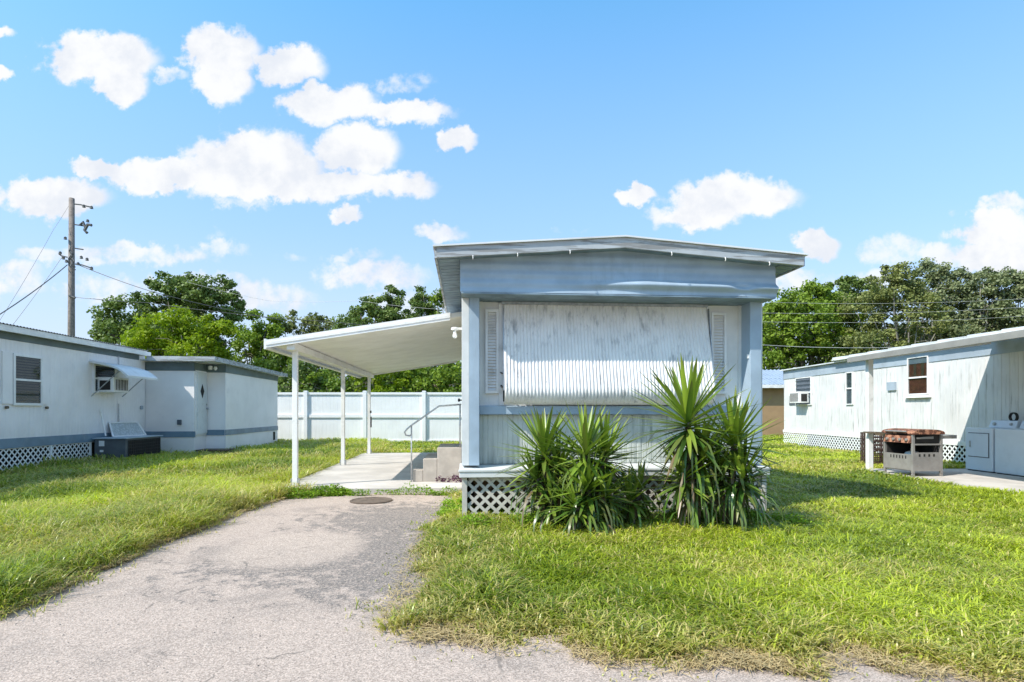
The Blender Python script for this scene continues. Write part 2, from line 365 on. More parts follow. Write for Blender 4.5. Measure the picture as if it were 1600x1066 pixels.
def ground_mat(name, kind):
    m = bpy.data.materials.new(name); m.use_nodes = True; t = NT(m.node_tree)
    pos = t.n('ShaderNodeNewGeometry').outputs[0]; sp = t.n('ShaderNodeSeparateXYZ', {0: pos})
    if kind == 'soil':
        c = t.mix(t.ramp(t.noise(pos, 3, 6), .35, .65), (.05, .07, .012), (.10, .13, .025))
        c = t.mix(t.ramp(t.noise(pos, 40, 5), .45, .7), c, (.13, .10, .05))
        rough = .95; bs = 60; bst = .8
    else:
        n_f = t.noise(pos, 150, 3, .7); n_m = t.noise(pos, 45, 5, .75); n_l = t.noise(pos, 1.6, 6, .62, .4); n_s = t.noise(pos, 6, 6, .7)
        lite = t.mix(t.ramp(n_f, .38, .62), (.345, .275, .23), (.485, .392, .33))
        dk = t.mix(t.ramp(n_f, .36, .64), (.085, .075, .068), (.275, .24, .215))
        # older dark asphalt showing through near the patio
        def blob(cx, cy, rx, ry):
            q = t.n('ShaderNodeVectorMath', {0: pos, 1: (cx, cy, 0)}, operation='SUBTRACT').outputs[0]
            q = t.n('ShaderNodeVectorMath', {0: q, 1: (1/rx, 1/ry, 0)}, operation='MULTIPLY').outputs[0]
            ln = t.n('ShaderNodeVectorMath', {0: q}, operation='LENGTH').outputs[1]
            return t.m('SUBTRACT', 1.0, ln)
        b1 = t.m('MAXIMUM', t.m('MAXIMUM', blob(-1.2, 6.9, 1.55, 1.7), blob(-.95, 5.4, 1.25, 1.4)), t.m('MAXIMUM', blob(-.98, 4.5, .95, .95), t.m('MULTIPLY', blob(-1.7, 4.9, 1.5, 1.1), .75)))
        f = t.ramp(t.m('ADD', b1, t.m('MULTIPLY', t.m('SUBTRACT', n_s, .5), 3.0)), .10, .55)
        f = t.m('MULTIPLY', t.m('MULTIPLY', f, t.m('ADD', .35, t.ramp(n_m, .40, .60))), .95, clamp=True)
        f2 = t.m('MULTIPLY', t.ramp(n_l, .46, .66), .38)
        c = t.mix(t.m('MAXIMUM', f, f2), lite, dk)
        c = t.mix(t.m('MULTIPLY', t.ramp(t.m('ADD', blob(-2.05, 5.4, .75, .85), t.m('MULTIPLY', t.m('SUBTRACT', n_s, .5), .9)), .0, .35), .8), c, (.44, .355, .295))
        cell = t.n('ShaderNodeSeparateColor', {0: t.n('ShaderNodeTexVoronoi', {'Vector': pos, 'Scale': 130.0, 'Randomness': 1.0}, feature='F1').outputs[1]}).outputs[0]
        c = t.mix(.50, c, t.mix(1.0, c, t.n('ShaderNodeCombineColor', {0: cell, 1: cell, 2: cell}).outputs[0], 'MULTIPLY'))
        c = t.mix(1.0, c, (1.32, 1.32, 1.32, 1), 'MULTIPLY')
        peb = t.n('ShaderNodeTexVoronoi', {'Vector': pos, 'Scale': 42.0}, feature='F1')
        c = t.mix(t.m('MULTIPLY', t.ramp(peb.outputs[0], .22, .12), t.ramp(t.noise(pos, 9, 4), .5, .62)), c, (.16, .14, .13))
        c = t.mix(t.m('MULTIPLY', t.ramp(n_m, .60, .72), .5), c, (.22, .20, .19))
        vw = t.n('ShaderNodeVectorMath', {0: pos, 1: t.n('ShaderNodeVectorMath', {0: t.n('ShaderNodeTexNoise', {'Vector': pos, 'Scale': 3.0, 'Detail': 5.0}).outputs[1], 3: .5}, operation='SCALE').outputs[0]}, operation='ADD').outputs[0]
        ck = t.n('ShaderNodeTexVoronoi', {'Vector': vw, 'Scale': .75}, feature='DISTANCE_TO_EDGE').outputs[0]
        c = t.mix(t.m('MULTIPLY', t.m('MULTIPLY', t.ramp(ck, .012, .002), .6), t.ramp(t.noise(pos, 1.3, 3), .48, .60)), c, (.10, .09, .08))
        rough = .95; bs = 90; bst = .45
    b = t.n('ShaderNodeBump', {'Strength': bst, 'Distance': .01, 'Height': t.noise(pos, bs, 4, .7)}).outputs[0]
    p = t.n('ShaderNodeBsdfPrincipled', {'Base Color': c, 'Roughness': rough, 'Normal': b, 'Specular IOR Level': .2})
    t.n('ShaderNodeOutputMaterial', {'Surface': p.outputs[0]}); return m
M['soil'] = ground_mat('lawn_soil', 'soil'); M['asphalt'] = ground_mat('chip_seal', 'asphalt')

# ------------------------------------------------------------------ ground, road, driveway, patio
mb = MB(); mb.poly([(-700, -60, 0), (700, -60, 0), (700, 900, 0), (-700, 900, 0)]); struct('ground', mb, M['soil'])
LEFT_PX = [(0,966),(60,940),(118,905),(170,890),(205,872),(248,852),(300,836),(345,815),(395,796),(450,779),(545,772)]
RIGHT_PX = [(700,769),(708,782),(690,812),(658,838),(642,862),(662,890),(655,918),(628,945),(612,980),(640,998)]
FRONT_PX = [(640,998),(700,992),(745,1000),(800,1012),(850,1006),(900,1022),(960,1036),(1040,1046),(1100,1038),(1180,1042),(1265,1056),(1330,1030),(1400,1048),(1480,1052),(1600,1068)]
Lp = [G(*p) for p in LEFT_PX]; Rp = [G(*p) for p in RIGHT_PX]; Fp = [G(*p) for p in FRONT_PX]
rp = [(-60, 2.6), (-12, 3.0), (Lp[0][0]-2, 3.30)]+[Lp[0]]+[Rp[-1]]+Fp[1:]+[(5, 2.72), (60, 2.5), (60, -12), (-60, -12)]
dp = Lp+Rp+[(Lp[0][0]+.4, 3.2)]
def rough(line, off, amp, seed):            # worn edge: resample, push outwards (to the left of travel), jitter
    r_ = random.Random(seed); out = []
    for (a, b) in zip(line, line[1:]):
        L_ = math.hypot(b[0]-a[0], b[1]-a[1]); n_ = max(1, min(60, int(L_/.09))); nx, ny = -(b[1]-a[1])/L_, (b[0]-a[0])/L_
        for k in range(n_):
            t = k/n_; q = off+r_.uniform(-amp, amp); out.append((a[0]+(b[0]-a[0])*t+nx*q, a[1]+(b[1]-a[1])*t+ny*q))
    return out+[line[-1]]
JL, JR = (Lp[0][0]-.05, Lp[0][1]+.02), (Rp[-1][0]+.18, Rp[-1][1]+.03)
rr_ = [(-60, 2.6), (-12, 3.0), (Lp[0][0]-2, 3.30), JL, JR]+rough(Fp[1:], .12, .05, 4)[1:]+[(5, 2.9), (60, 2.7), (60, -12), (-60, -12)]
mb = MB(); mb.poly([(x, y, .006) for x, y in reversed(rr_)]); struct('road', mb, M['asphalt'])
dd_ = [JL]+rough(Lp, .12, .05, 5)[1:-1]+[(Lp[-1][0], Lp[-1][1]+.35), (Rp[0][0]+.25, Rp[0][1]+.35)]+rough(Rp, .20, .05, 6)[1:-1]+[JR]
mb = MB(); mb.poly([(x, y, .006) for x, y in reversed(dd_)]); struct('driveway', mb, M['asphalt'])
PAT = [(-2.95, 9.06), (-.06, 9.06), (-.06, 16.75), (-2.95, 16.75)]
mb = MB(MF)
for y0, y1 in ((9.06, 9.62), (9.632, 13.2), (13.212, 16.75)): mb.box(-2.95, -.06, y0, y1, -.1, .10)
bv(struct('patio', mb, M['concrete']), .01)
RS = [(7.42, 3.5), (10.45, 3.5), (10.45, 12.45), (7.42, 12.45)]
mb = MB(); mb.box(7.42, 10.45, 3.5, 12.45, -.1, .05); bv(struct('right_patio', mb, M['concrete']), .01)

# ------------------------------------------------------------------ main mobile home (lot frame)
xl, xr, YF = -.045, 3.615, 6.83
home = thing('mobile_home', MF((1.785, 12.5, 0)), 'pale blue and white mobile home in the centre with a corrugated awning across its front', 'mobile home')
mb = MB(MF); mb.box(xl, xr, 6.96, 18.6, .50, 2.97); obj('wall', mb, M['white_wall'], home)
mb = MB(MF); mb.box(.10, 3.52, 6.935, 6.958, 1.30, 2.66); mb.box(.16, .20, 6.90, 6.934, 1.37, 2.63); mb.box(3.42, 3.46, 6.90, 6.934, 1.37, 2.63)
obj('front_panel', mb, M['white_wall'], home)
mb = MB(MF); mb.siding((.14, 6.932), (1, 0), 3.36, .662, 1.256, (0, -1), .062, .02, .006); obj('lower_siding', mb, M['lower'], home)
def post_bm(x0, x1): return MB(MF).box(x0, x1, 6.68, 6.959, .664, 2.655)
bv(obj('corner_post', post_bm(.04, .158), M['blue'], home)); bv(obj('corner_post', post_bm(3.455, 3.60), M['blue'], home))
mb = MB(MF); mb.box(xl-.004, .037, 6.70, 6.99, .664, 2.652); bv(obj('corner_trim', mb, M['ledge'], home), .004)
mb = MB(MF); mb.box(3.603, 3.622, 6.70, 6.99, .664, 2.652); bv(obj('corner_trim', mb, M['ledge'], home), .004)
mb = MB(MF); mb.box(.16, 3.453, 6.845, 6.93, 1.262, 1.368); bv(obj('sill_band', mb, M['blue'], home), .008)
mb = MB(MF); mb.hexa([(-.075, 6.575, .535), (3.65, 6.575, .535), (3.65, 7.02, .535), (-.075, 7.02, .535)],
                     [(-.075, 6.575, .622), (3.65, 6.575, .622), (3.65, 7.02, .662), (-.075, 7.02, .662)])
mb.box(-.085, 3.66, 6.565, 6.60, .60, .63); bv(obj('ledge', mb, M['ledge'], home), .006)
mb = MB(MF); mb.lattice((-.03, 6.66), (1, 0), 3.63, .0, .53, (0, -1), .092, .034)
mb.box(-.045, .012, 6.63, 6.70, 0, .533); mb.box(3.58, 3.635, 6.63, 6.70, 0, .533); mb.box(.03, 3.56, 6.668, 6.69, .49, .533)
obj('lattice_skirt', mb, M['lattice'], home)
mb = MB(MF); mb.lattice((3.62, 6.72), (0, 1), 11.8, .0, .53, (1, 0), .092, .034); obj('lattice_skirt', mb, M['lattice'], home)
mb = MB(MF); mb.box(xl, xl+.02, 6.72, 18.6, 0, .5); obj('side_skirt', mb, M['white_wall'], home)
mb = MB(MF)
inn = MB(MF); inn.box(.1, 3.5, 7.3, 7.32, 0, .49); obj('skirt_backing', inn, mat('brown_backing', (.40, .27, .19), .9, .3, 5), home)  # added board, so the lattice gaps read brown instead of black
for yy in (7.6, 10, 12.4, 14.8):
    for xx in (.7, 2.8):
        for k in range(3): mb.box(xx, xx+.4, yy, yy+.2, k*.165, k*.165+.16)
objs('block_pier', mb, M['steps'], home)
# eyebrow: projecting gable panel with a dented lower lip
def eb(u_, v_):
    x = xl-.02+(xr-xl+.06)*u_; z = 3.20-.548*v_
    top = 3.245-.078*abs(x-1.785)/1.0
    z = top-(top-2.652)*v_
    y = 6.470-.018*v_
    if v_ > .55: y -= .010*(v_-.55)/.45
    b = math.exp(-((v_-.80)/.10)**2)*max(0, min(1, (x-1.2)/.9))*.055
    b += math.exp(-((v_-.78)/.06)**2)*math.exp(-((x-3.25)/.12)**2)*.05*-1
    b += .004*math.sin(x*7)*math.sin(v_*9)+.004*math.sin(z*2*math.pi/.105)
    return (x, y-b, z)
mb = MB(MF); mb.grid(eb, 120, 84)
for side in (0.0, 1.0):
    pts = [eb(side, k/84) for k in range(85)]
    for k in range(84):
        a, b = pts[k], pts[k+1]; q = [a, b, (b[0], 6.959, b[2]), (a[0], 6.959, a[2])]
        mb.poly(q if side == 0 else q[::-1])
obj('front_overhang', mb, M['blue'], home, smooth=False)
mb = MB(MF)
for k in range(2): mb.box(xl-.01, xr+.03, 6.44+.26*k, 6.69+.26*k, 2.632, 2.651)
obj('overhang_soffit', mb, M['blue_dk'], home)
# roof
xe0, xe1, xc = -.316, 3.886, 1.785
def gab(y0, y1, top, bot, e=0):
    return MB(MF).hexa([(xe0-e, y0, bot), (xe0-e, y0, top), (xc, y0, top+.16), (xe1+e, y0, top), (xe1+e, y0, bot), (xc, y0, bot+.16)],
                       [(xe0-e, y1, bot), (xe0-e, y1, top), (xc, y1, top+.16), (xe1+e, y1, top), (xe1+e, y1, bot), (xc, y1, bot+.16)])
mb = gab(6.312, 18.9, 3.095, 3.0); 
for k in range(80):
    for (a, b) in ((xe0+.02, xl-.03), (xr+.05, xe1-.02)):
        yy = 6.40+k*.15
        za = 3.0+.16*(1-abs(a-xc)/(xe1-xc)); zb = 3.0+.16*(1-abs(b-xc)/(xe1-xc))
        mb.hexa([(a, yy, za-.008), (b, yy, zb-.008), (b, yy+.13, zb-.008), (a, yy+.13, za-.008)], [(a, yy, za+.002), (b, yy, zb+.002), (b, yy+.13, zb+.002), (a, yy+.13, za+.002)])
roof = obj('roof', mb, M['blue_dk'], home)
mb = gab(6.275, 6.31, 3.098, 2.985, .004); obj('front_fascia', mb, M['fascia'], home)
mb = MB(MF)
for x0, x1 in ((xe0-.03, xe0-.002), (xe1+.002, xe1+.03)): mb.box(x0, x1, 6.30, 18.92, 2.985, 3.098)
objs('side_fascia', mb, M['fascia'], home)
mb = gab(6.25, 18.95, 3.118, 3.10, .045); obj('roof_cover', mb, M['rooftop'], home)
for px in (739, 809, 891, 1050, 1134, 1203):
    x, _ = onMy(px, 400, 6.26); z = 2.985+.16*(1-abs(x-xc)/(xe1-xc))
    mb = MB(MF); mb.tube([(x, 6.285, z+.01), (x, 6.262, z-.015), (x, 6.262, z-.035), (x, 6.275, z-.04)], .005, 6); obj('hook', mb, M['trim'], home)
# window behind the awning
mb = MB(MF)
for b in ((.40, 3.06, 2.56, 2.62), (.40, 3.06, 1.372, 1.42), (.40, .45, 1.42, 2.56), (3.0, 3.06, 1.42, 2.56), (1.70, 1.75, 1.42, 2.56)): mb.box(b[0], b[1], 6.90, 6.934, b[2], b[3])
wf = obj('window', mb, M['trim'], home)
mb = MB(MF); mb.box(.45, 3.0, 6.922, 6.932, 1.42, 2.56); obj('pane', mb, M['dark'], wf)
# louvred shutters
def shutter(x0, x1, z0, z1):
    mb = MB(MF)
    for b in ((x0, x1, z0, z0+.035), (x0, x1, z1-.035, z1), (x0, x0+.03, z0+.035, z1-.035), (x1-.03, x1, z0+.035, z1-.035)): mb.box(b[0], b[1], 6.89, 6.934, b[2], b[3])
    n = 26; s = obj('shutter', mb, M['trim'], home)
    mb = MB(MF)
    for k in range(n):
        z = z0+.05+(z1-z0-.1)*k/(n-1)
        mb.hexa([(x0+.03, 6.912, z-.012), (x1-.03, 6.912, z-.012), (x1-.03, 6.930, z+.012), (x0+.03, 6.930, z+.012)],
                [(x0+.03, 6.912, z-.007), (x1-.03, 6.912, z-.007), (x1-.03, 6.930, z+.017), (x0+.03, 6.930, z+.017)])
    obj('louvre', mb, M['trim'], s)
shutter(.235, .398, 1.52, 2.54); shutter(3.062, 3.26, 1.52, 2.54)
# corrugated awning, let down over the window
def aw(u_, v_):
    x0 = .455-.0*v_; x1 = 2.985+.05*v_
    x = x0+(x1-x0)*u_
    z = 2.595-1.215*v_
    y = 6.875-.20*min(v_, .86)/.86
    if v_ > .84:
        q = (v_-.84)/.16; y += .16*q**2; z = 2.595-1.215*(.84+.16*math.sin(q*1.45))
    am = .006*(1-max(0, v_-.80)/.20*.97); return (x, y+am*math.cos(2*math.pi*u_*62), z)
mb = MB(MF); mb.grid(aw, 62*8, 44); awo = obj('window_awning', mb, M['awning'], home, smooth=True)
mb = MB(MF); mb.box(.43, 3.0, 6.855, 6.90, 2.596, 2.628); obj('awning_rail', mb, M['galv'], awo)
mb = MB(MF); mb.tube([(.425, 6.93, 1.62), (.43, 6.85, 1.60), (.45, 6.75, 1.59)], .012, 6); mb.tube([(.41, 6.92, 1.78), (.44, 6.86, 1.76)], .008, 6); objs('awning_latch', mb, M['black'], awo)
mb = MB(MF)
for xx in (.448, 3.02): mb.bar((xx, 6.89, 2.58), (xx, 6.71, 1.55), .01, .03, up=(0, 1, 0))
objs('awning_arm', mb, M['galv'], awo)
# side door and porch light on the carport side
mb = MB(MF); mb.box(xl-.022, xl-.001, 10.05, 10.9, .70, 2.62); dr = obj('door', mb, M['ledge'], home)
mb = MB(MF); mb.lathe((xl-.024, 10.15, 1.50), [(.012, 0), (.012, -.03), (.03, -.045), (.028, -.07), (.005, -.075)], 12, 'x'); obj('door_knob', mb, M['black'], dr)
mb = MB(MF); mb.lathe((xl-.12, 8.5, 2.44), [(.055, .07), (.055, .10), (.035, .11)], 14); mb.bar((xl, 8.5, 2.53), (xl-.13, 8.5, 2.53), .04, .03); pl = obj('porch_light', mb, M['trim'], home)
mb = MB(MF); mb.lathe((xl-.12, 8.5, 2.345), [(.004, .04), (.022, .046), (.034, .07), (.03, .095), (.022, .12), (.022, .165)], 16); obj('bulb', mb, M['bulb'], pl, smooth=True)
mb = MB(MF); mb.box(3.44, 3.458, 6.71, 6.74, 1.95, 2.0); obj('latch', mb, M['trim'], home)

# ------------------------------------------------------------------ carport (lot frame)
cp = thing('carport', MF((-1.5, 13, .1)), 'white flat metal carport on thin posts over the patio, fixed to the centre home', 'carport')
X0, X1, Y0, Y1 = -3.10, -.05, 9.12, 16.95
zt = lambda x: 2.35+(x-X0)/(X1-X0)*.50
mb = MB(MF)
n = 10
for k in range(n):      # interlocking pans
    a = X0+.0; ya = Y0+.03+(Y1-Y0-.06)*k/n; yb = ya+(Y1-Y0-.06)/n-.012
    mb.hexa([(X0+.03, ya, zt(X0)-.02), (X1, ya, zt(X1)-.02), (X1, yb, zt(X1)-.02), (X0+.03, yb, zt(X0)-.02)], [(X0+.03, ya, zt(X0)+.03), (X1, ya, zt(X1)+.03), (X1, yb, zt(X1)+.03), (X0+.03, yb, zt(X0)+.03)])
mb.hexa([(X0+.03, Y0+.03, zt(X0)+.032), (X1, Y0+.03, zt(X1)+.032), (X1, Y1-.03, zt(X1)+.032), (X0+.03, Y1-.03, zt(X0)+.032)], [(X0+.03, Y0+.03, zt(X0)+.05), (X1, Y0+.03, zt(X1)+.05), (X1, Y1-.03, zt(X1)+.05), (X0+.03, Y1-.03, zt(X0)+.05)])
obj('roof_pan', mb, M['soffit_w'], cp)
for yy in (Y0, Y1-.028):
    mb = MB(MF)
    for (lo, hi, o) in ((-.06, -.02, 0), (-.02, .02, -.010), (.02, .062, 0)):
        mb.hexa([(X0, yy+o, zt(X0)+lo), (X1-.2, yy+o, zt(X1-.2)+lo), (X1-.2, yy+.028, zt(X1-.2)+lo), (X0, yy+.028, zt(X0)+lo)], [(X0, yy+o, zt(X0)+hi), (X1-.2, yy+o, zt(X1-.2)+hi), (X1-.2, yy+.028, zt(X1-.2)+hi), (X0, yy+.028, zt(X0)+hi)])
    obj('fascia', mb, M['trim'], cp)
mb = MB(MF); mb.box(X0-.03, X0, Y0, Y1, 2.27, 2.43); mb.box(X0, X0+.05, Y0+.03, Y1-.03, 2.27, 2.285); obj('gutter', mb, M['trim'], cp)
mb = MB(MF); mb.box(-2.80, -2.68, Y0+.05, Y1-.05, 2.27, 2.38); obj('beam', mb, M['soffit_w'], cp)
for yy in (9.4, 12.97, 16.4):
    mb = MB(MF); mb.box(-2.775, -2.695, yy-.035, yy+.035, .10, 2.272)
    po = bv(obj('post', mb, M['trim'], cp), .006)
    mb = MB(MF); mb.box(-2.80, -2.776, yy-.03, yy+.03, .10, .22); mb.box(-2.694, -2.67, yy-.03, yy+.03, .10, .22); objs('bracket', mb, M['galv'], po)
mb = MB(MF); mb.box(-2.69, -2.655, 16.33, 16.36, .85, 1.15); mb.box(-2.70, -2.66, 16.32, 16.36, 1.25, 1.32); obj('meter_box', mb, M['black'], cp)

# steps and handrail
st = MB(MF)
xs = [-.905, -.73, -.49, xl-.03]; tops = [.30, .49, .68]
for k in range(3): st.box(xs[k], xs[3] if k == 2 else xs[k+1]-.0008, 9.82, 11.05, .10, tops[k])
so_ = bv(obj('concrete_steps', st, M['steps']), .012); tag(so_, 'three tan concrete steps on the patio against the side of the centre home', 'steps')
hr = thing('handrail', MF((-.93, 9.86, .1)), 'thin grey metal handrail with a scrolled end beside the concrete steps', 'handrail')
cx, cz = -1.00, 1.10-.035
pts = [(-.08, 9.80, 1.42), (-.46, 9.80, 1.39)]
e0 = Vector((-.93, 9.80, 1.06)); pts += [tuple(e0+(Vector(pts[1])-e0)*.5), tuple(e0)]
pts += [(-1.0, 9.80, 1.0), (-1.04, 9.80, .945), (-1.02, 9.80, .895), (-.96, 9.80, .885), (-.93, 9.80, .90)]
mb = MB(MF); mb.tube(pts, .014, 8); obj('rail', mb, M['galv'], hr, smooth=True)
for (x, z0, z1) in ((-.925, .10, 1.07), (-.10, .68, 1.41)):
    mb = MB(MF); mb.tube([(x, 9.80, z0), (x, 9.80, z1)], .013, 8); obj('rail_post', mb, M['galv'], hr, smooth=True)

# ------------------------------------------------------------------ left home (lot frame)
LH = thing('mobile_home', MF((-10.7, 13, 0)), 'low pale blue mobile home with blue bands on the left, with a lattice skirt', 'mobile home')
XW = -8.9
mb = MB(MF); mb.box(-12.5, XW-.012, 4, 16.62, .56, 2.83); mb.siding((XW, 4), (0, 1), 12.6, .77, 2.70, (1, 0), .10, .012, .006); obj('wall', mb, M['lhome'], LH)
mb = MB(MF); mb.box(XW-.01, XW+.012, 4, 16.59, .575, .77); obj('lower_band', mb, M['lblue'], LH)
mb = MB(MF); mb.box(XW-.01, XW+.012, 4, 16.3, 2.70, 2.84); obj('upper_stripe', mb, M['lgrey'], LH)
mb = MB(MF); mb.box(-12.65, XW+.16, 3.9, 16.6, 2.845, 2.94)
mb.box(XW+.162, XW+.18, 3.9, 16.35, 2.83, 2.95); rf = obj('roof', mb, M['trim'], LH)
mb = MB(MF)
def cor(u_, v_):
    y = 3.9+12.5*u_; return (-12.7+(12.7+XW+.2)*v_, y, 2.965+.012*math.cos(2*math.pi*u_*150))
mb.grid(cor, 1200, 1); obj('roof_sheet', mb, M['acgrey'], rf)
ye = onM(141, 700, XW)[0]
mb = MB(MF); mb.lattice((XW-.02, 4.0), (0, 1), ye-4.0, .0, .565, (1, 0), .098, .026); mb.box(XW-.03, XW+.0, ye, ye+.05, 0, .57); mb.box(XW-.03, XW+.0, 13.0, 13.05, 0, .57)
obj('lattice_skirt', mb, M['lattice_w'], LH)
mb = MB(MF); mb.box(XW-.9, XW-.88, 4, 16.6, 0, .56); obj('skirt_backing', mb, M['dark'], LH)  # near-black sheet behind the lattice, painted darkness under the home
def lwindow(px0, px1, py0, py1, bt='slat'):
    ya, za = onM(px0, py0, XW); yb, zb = onM(px1, py1, XW); z0, z1 = zb, za
    zb2 = onM(px0, py1, XW)[1]; z0 = (zb+zb2)/2
    mb = MB(MF); t_ = .05
    for (a, b, c, d) in ((ya-t_, yb+t_, z1, z1+t_), (ya-t_, yb+t_, z0-t_, z0), (ya-t_, ya, z0, z1), (yb, yb+t_, z0, z1), (ya, yb, (z0+z1)/2-.02, (z0+z1)/2+.02)): mb.box(XW+.0, XW+.045, a, b, c, d)
    f = obj('window', mb, M['trim'], LH)
    mb = MB(MF)
    k = 0; z = z0+.02
    while z < z1-.02:
        if abs(z-(z0+z1)/2) > .03: mb.hexa([(XW+.006, ya, z), (XW+.018, ya, z-.006), (XW+.018, yb, z-.006), (XW+.006, yb, z)], [(XW+.006, ya, z+.022), (XW+.018, ya, z+.016), (XW+.018, yb, z+.016), (XW+.006, yb, z+.022)])
        z += .055
    obj('blind', mb, M['blind'], f)
    mb = MB(MF); mb.box(XW+.001, XW+.005, ya, yb, z0, z1); obj('dark_backing', mb, M['dark'], f)
    mb = MB(MF); mb.box(XW+.024, XW+.027, ya, yb, z0, z1); obj('pane', mb, M['glass'], f)
    return ya, yb, z0, z1
wa = lwindow(21, 61, 556, 630)
mb = MB(MF)
mb.box(XW+.003, XW+.03, wa[0]-.30, wa[0]-.06, wa[2]-.02, wa[3]+.06); mb.box(XW+.003, XW+.03, wa[1]+.06, wa[1]+.22, wa[2]-.02, wa[3]+.04)
objs('shutter', mb, M['lhome'], LH)
mb = MB(MF)
for yy in (wa[0]-.2, wa[1]+.18): mb.lathe((XW+.01, yy, wa[2]-.09), [(.03, 0), (.03, .04)], 10, 'x')
objs('shutter_stop', mb, M['blind'], LH)
wb = lwindow(146, 177, 571, 612)
# hinged awning over second window
yA, zA = onM(139, 566, XW); yB, zB = onM(188, 573, XW)
def awn(u_, v_):
    y = yA+(yB-yA+.1)*u_; q = v_
    return (XW+.02+.86*q, y, zA+.03-.10*q-.16*q*q-.30*max(0, q-.72)*q+.006*math.cos(u_*2*math.pi*7))
mb = MB(MF); mb.grid(awn, 56, 14)
for u0 in (0.0, 1.0):
    for k in range(14):
        a = awn(u0, k/14); b = awn(u0, (k+1)/14); mb.poly([a, b, (b[0], b[1], b[2]-.05), (a[0], a[1], a[2]-.05)])
mb.poly([awn(0, 1), awn(1, 1), tuple(Vector(awn(1, 1))-Vector((0, 0, .05))), tuple(Vector(awn(0, 1))-Vector((0, 0, .05)))])
wo = obj('window_awning', mb, M['rooftop'], LH)
for u0, (px, py) in ((0.04, (136, 619)), (.96, (183, 620))):
    y_, z_ = onM(px, py, XW); a = awn(u0, .78); mb = MB(MF); mb.tube([(XW+.02, a[1], z_), a], .012, 6); obj('awning_arm', mb, M['galv'], wo)
mb = MB(MF); yc = onM(180, 620, XW)[0]; mb.tube([(XW+.03, yc+.1, 2.72), (XW+.03, yc+.1, 2.3)], .012, 6); mb.tube([(XW+.03, yc+.1, 1.5), (XW+.03, yc+.1, .66)], .014, 6); objs('conduit', mb, M['galv'], LH)
mb = MB(MF); yd, zd = onM(220, 637, XW); mb.box(XW+.002, XW+.04, yd-.05, yd+.05, zd-.05, zd+.05); obj('outlet_box', mb, M['rstripe'], LH)
# window air conditioner
def window_ac(fr, o, nx, wdt, h, dep, label, name='window_air_conditioner'):
    # o = wall point lower near corner, nx = outward sign along x
    x0, y0, z0 = o; c = fr((x0+nx*dep/2, y0+wdt/2, z0)); t_ = thing(name, c, label, 'air conditioner')
    mb = MB(fr); a, b = sorted((x0-nx*.05, x0+nx*dep)); mb.box(a, b, y0, y0+wdt, z0, z0+h); bv(obj('casing', mb, M['trim'], t_), .01)
    mb = MB(fr)
    g = x0+nx*dep; a, b = sorted((g, g+nx*.006)); mb.box(a, b, y0+.05, y0+wdt-.05, z0+.05, z0+h-.05); mb.box(x0+min(0, nx*.9*dep)+.04, x0+max(0, nx*.9*dep)-.04, y0-.006, y0, z0+.05, z0+h-.08)
    obj('coil', mb, M['dark'], t_)
    mb = MB(fr)
    for k in range(9):
        yy = y0+.06+(wdt-.12)*k/8; a, b = sorted((g+nx*.006, g+nx*.016)); mb.box(a, b, yy-.005, yy+.005, z0+.04, z0+h-.04)
    obj('grille', mb, M['trim'], t_)
    return t_
yq = onM(151, 600, XW)[0]; zq = onM(160, 613, XW)[1]
window_ac(MF, (XW+.03, yq, zq), 1, .62, .36, .36, 'white window air conditioner under the hinged awning of the left home')
# addition
add = MB(MF); add.box(-12.0, -7.6, 16.63, 22.0, -.05, 2.70); add.box(-7.6, -7.05, 17.35, 22.0, -.05, 2.70)
ad = thing('house_addition', MF((-9, 19.3, 0)), 'flat roofed pale blue addition with a door, at the far end of the left home', 'building')
obj('wall', add, M['lplain'], ad)
mb = MB(MF); mb.box(XW-.002, -7.59, 16.612, 16.629, .58, .74); mb.box(-7.597, -7.58, 16.612, 16.66, .58, .74); mb.box(-7.598, -7.04, 17.33, 17.348, .60, .76); mb.box(-7.048, -7.03, 17.33, 22.0, .60, .76)
obj('lower_band', mb, M['lblue'], ad)
mb = MB(MF); mb.box(XW-.002, -7.59, 16.612, 16.629, 2.44, 2.68); mb.box(-7.598, -7.585, 16.64, 17.35, 2.44, 2.68); mb.box(-7.598, -7.04, 17.33, 17.348, 2.44, 2.68); mb.box(-7.048, -7.03, 17.33, 22.0, 2.44, 2.68)
obj('upper_stripe', mb, M['lgrey'], ad)
mb = MB(MF); mb.hexa([(-12.2, 16.37, 2.70), (-6.95, 16.37, 2.70), (-6.80, 22.3, 2.62), (-12.2, 22.3, 2.62)], [(-12.2, 16.37, 2.74), (-6.95, 16.37, 2.74), (-6.80, 22.3, 2.66), (-12.2, 22.3, 2.66)])
r2 = obj('roof', mb, M['rooftop'], ad)
mb = MB(MF); mb.box(-8.72, -6.93, 16.34, 16.368, 2.69, 2.82)
mb.hexa([(-6.948, 16.34, 2.69), (-6.92, 16.34, 2.69), (-6.77, 22.32, 2.61), (-6.798, 22.32, 2.61)], [(-6.948, 16.34, 2.82), (-6.92, 16.34, 2.82), (-6.77, 22.32, 2.73), (-6.798, 22.32, 2.73)])
obj('roof_edge', mb, M['fascia'], r2)
mb = MB(MF); mb.box(-7.6, -7.56, 16.68, 17.34, .60, 2.45); 
da = obj('door', MB(MF).box(-7.585, -7.545, 16.72, 17.31, .66, 2.42), M['rooftop'], ad)
obj('door_frame', MB(MF).box(-7.599, -7.57, 16.67, 17.345, .62, 2.46), M['trim'], da)
mb = MB(MF); c = (-7.543, 17.0, 1.88); 
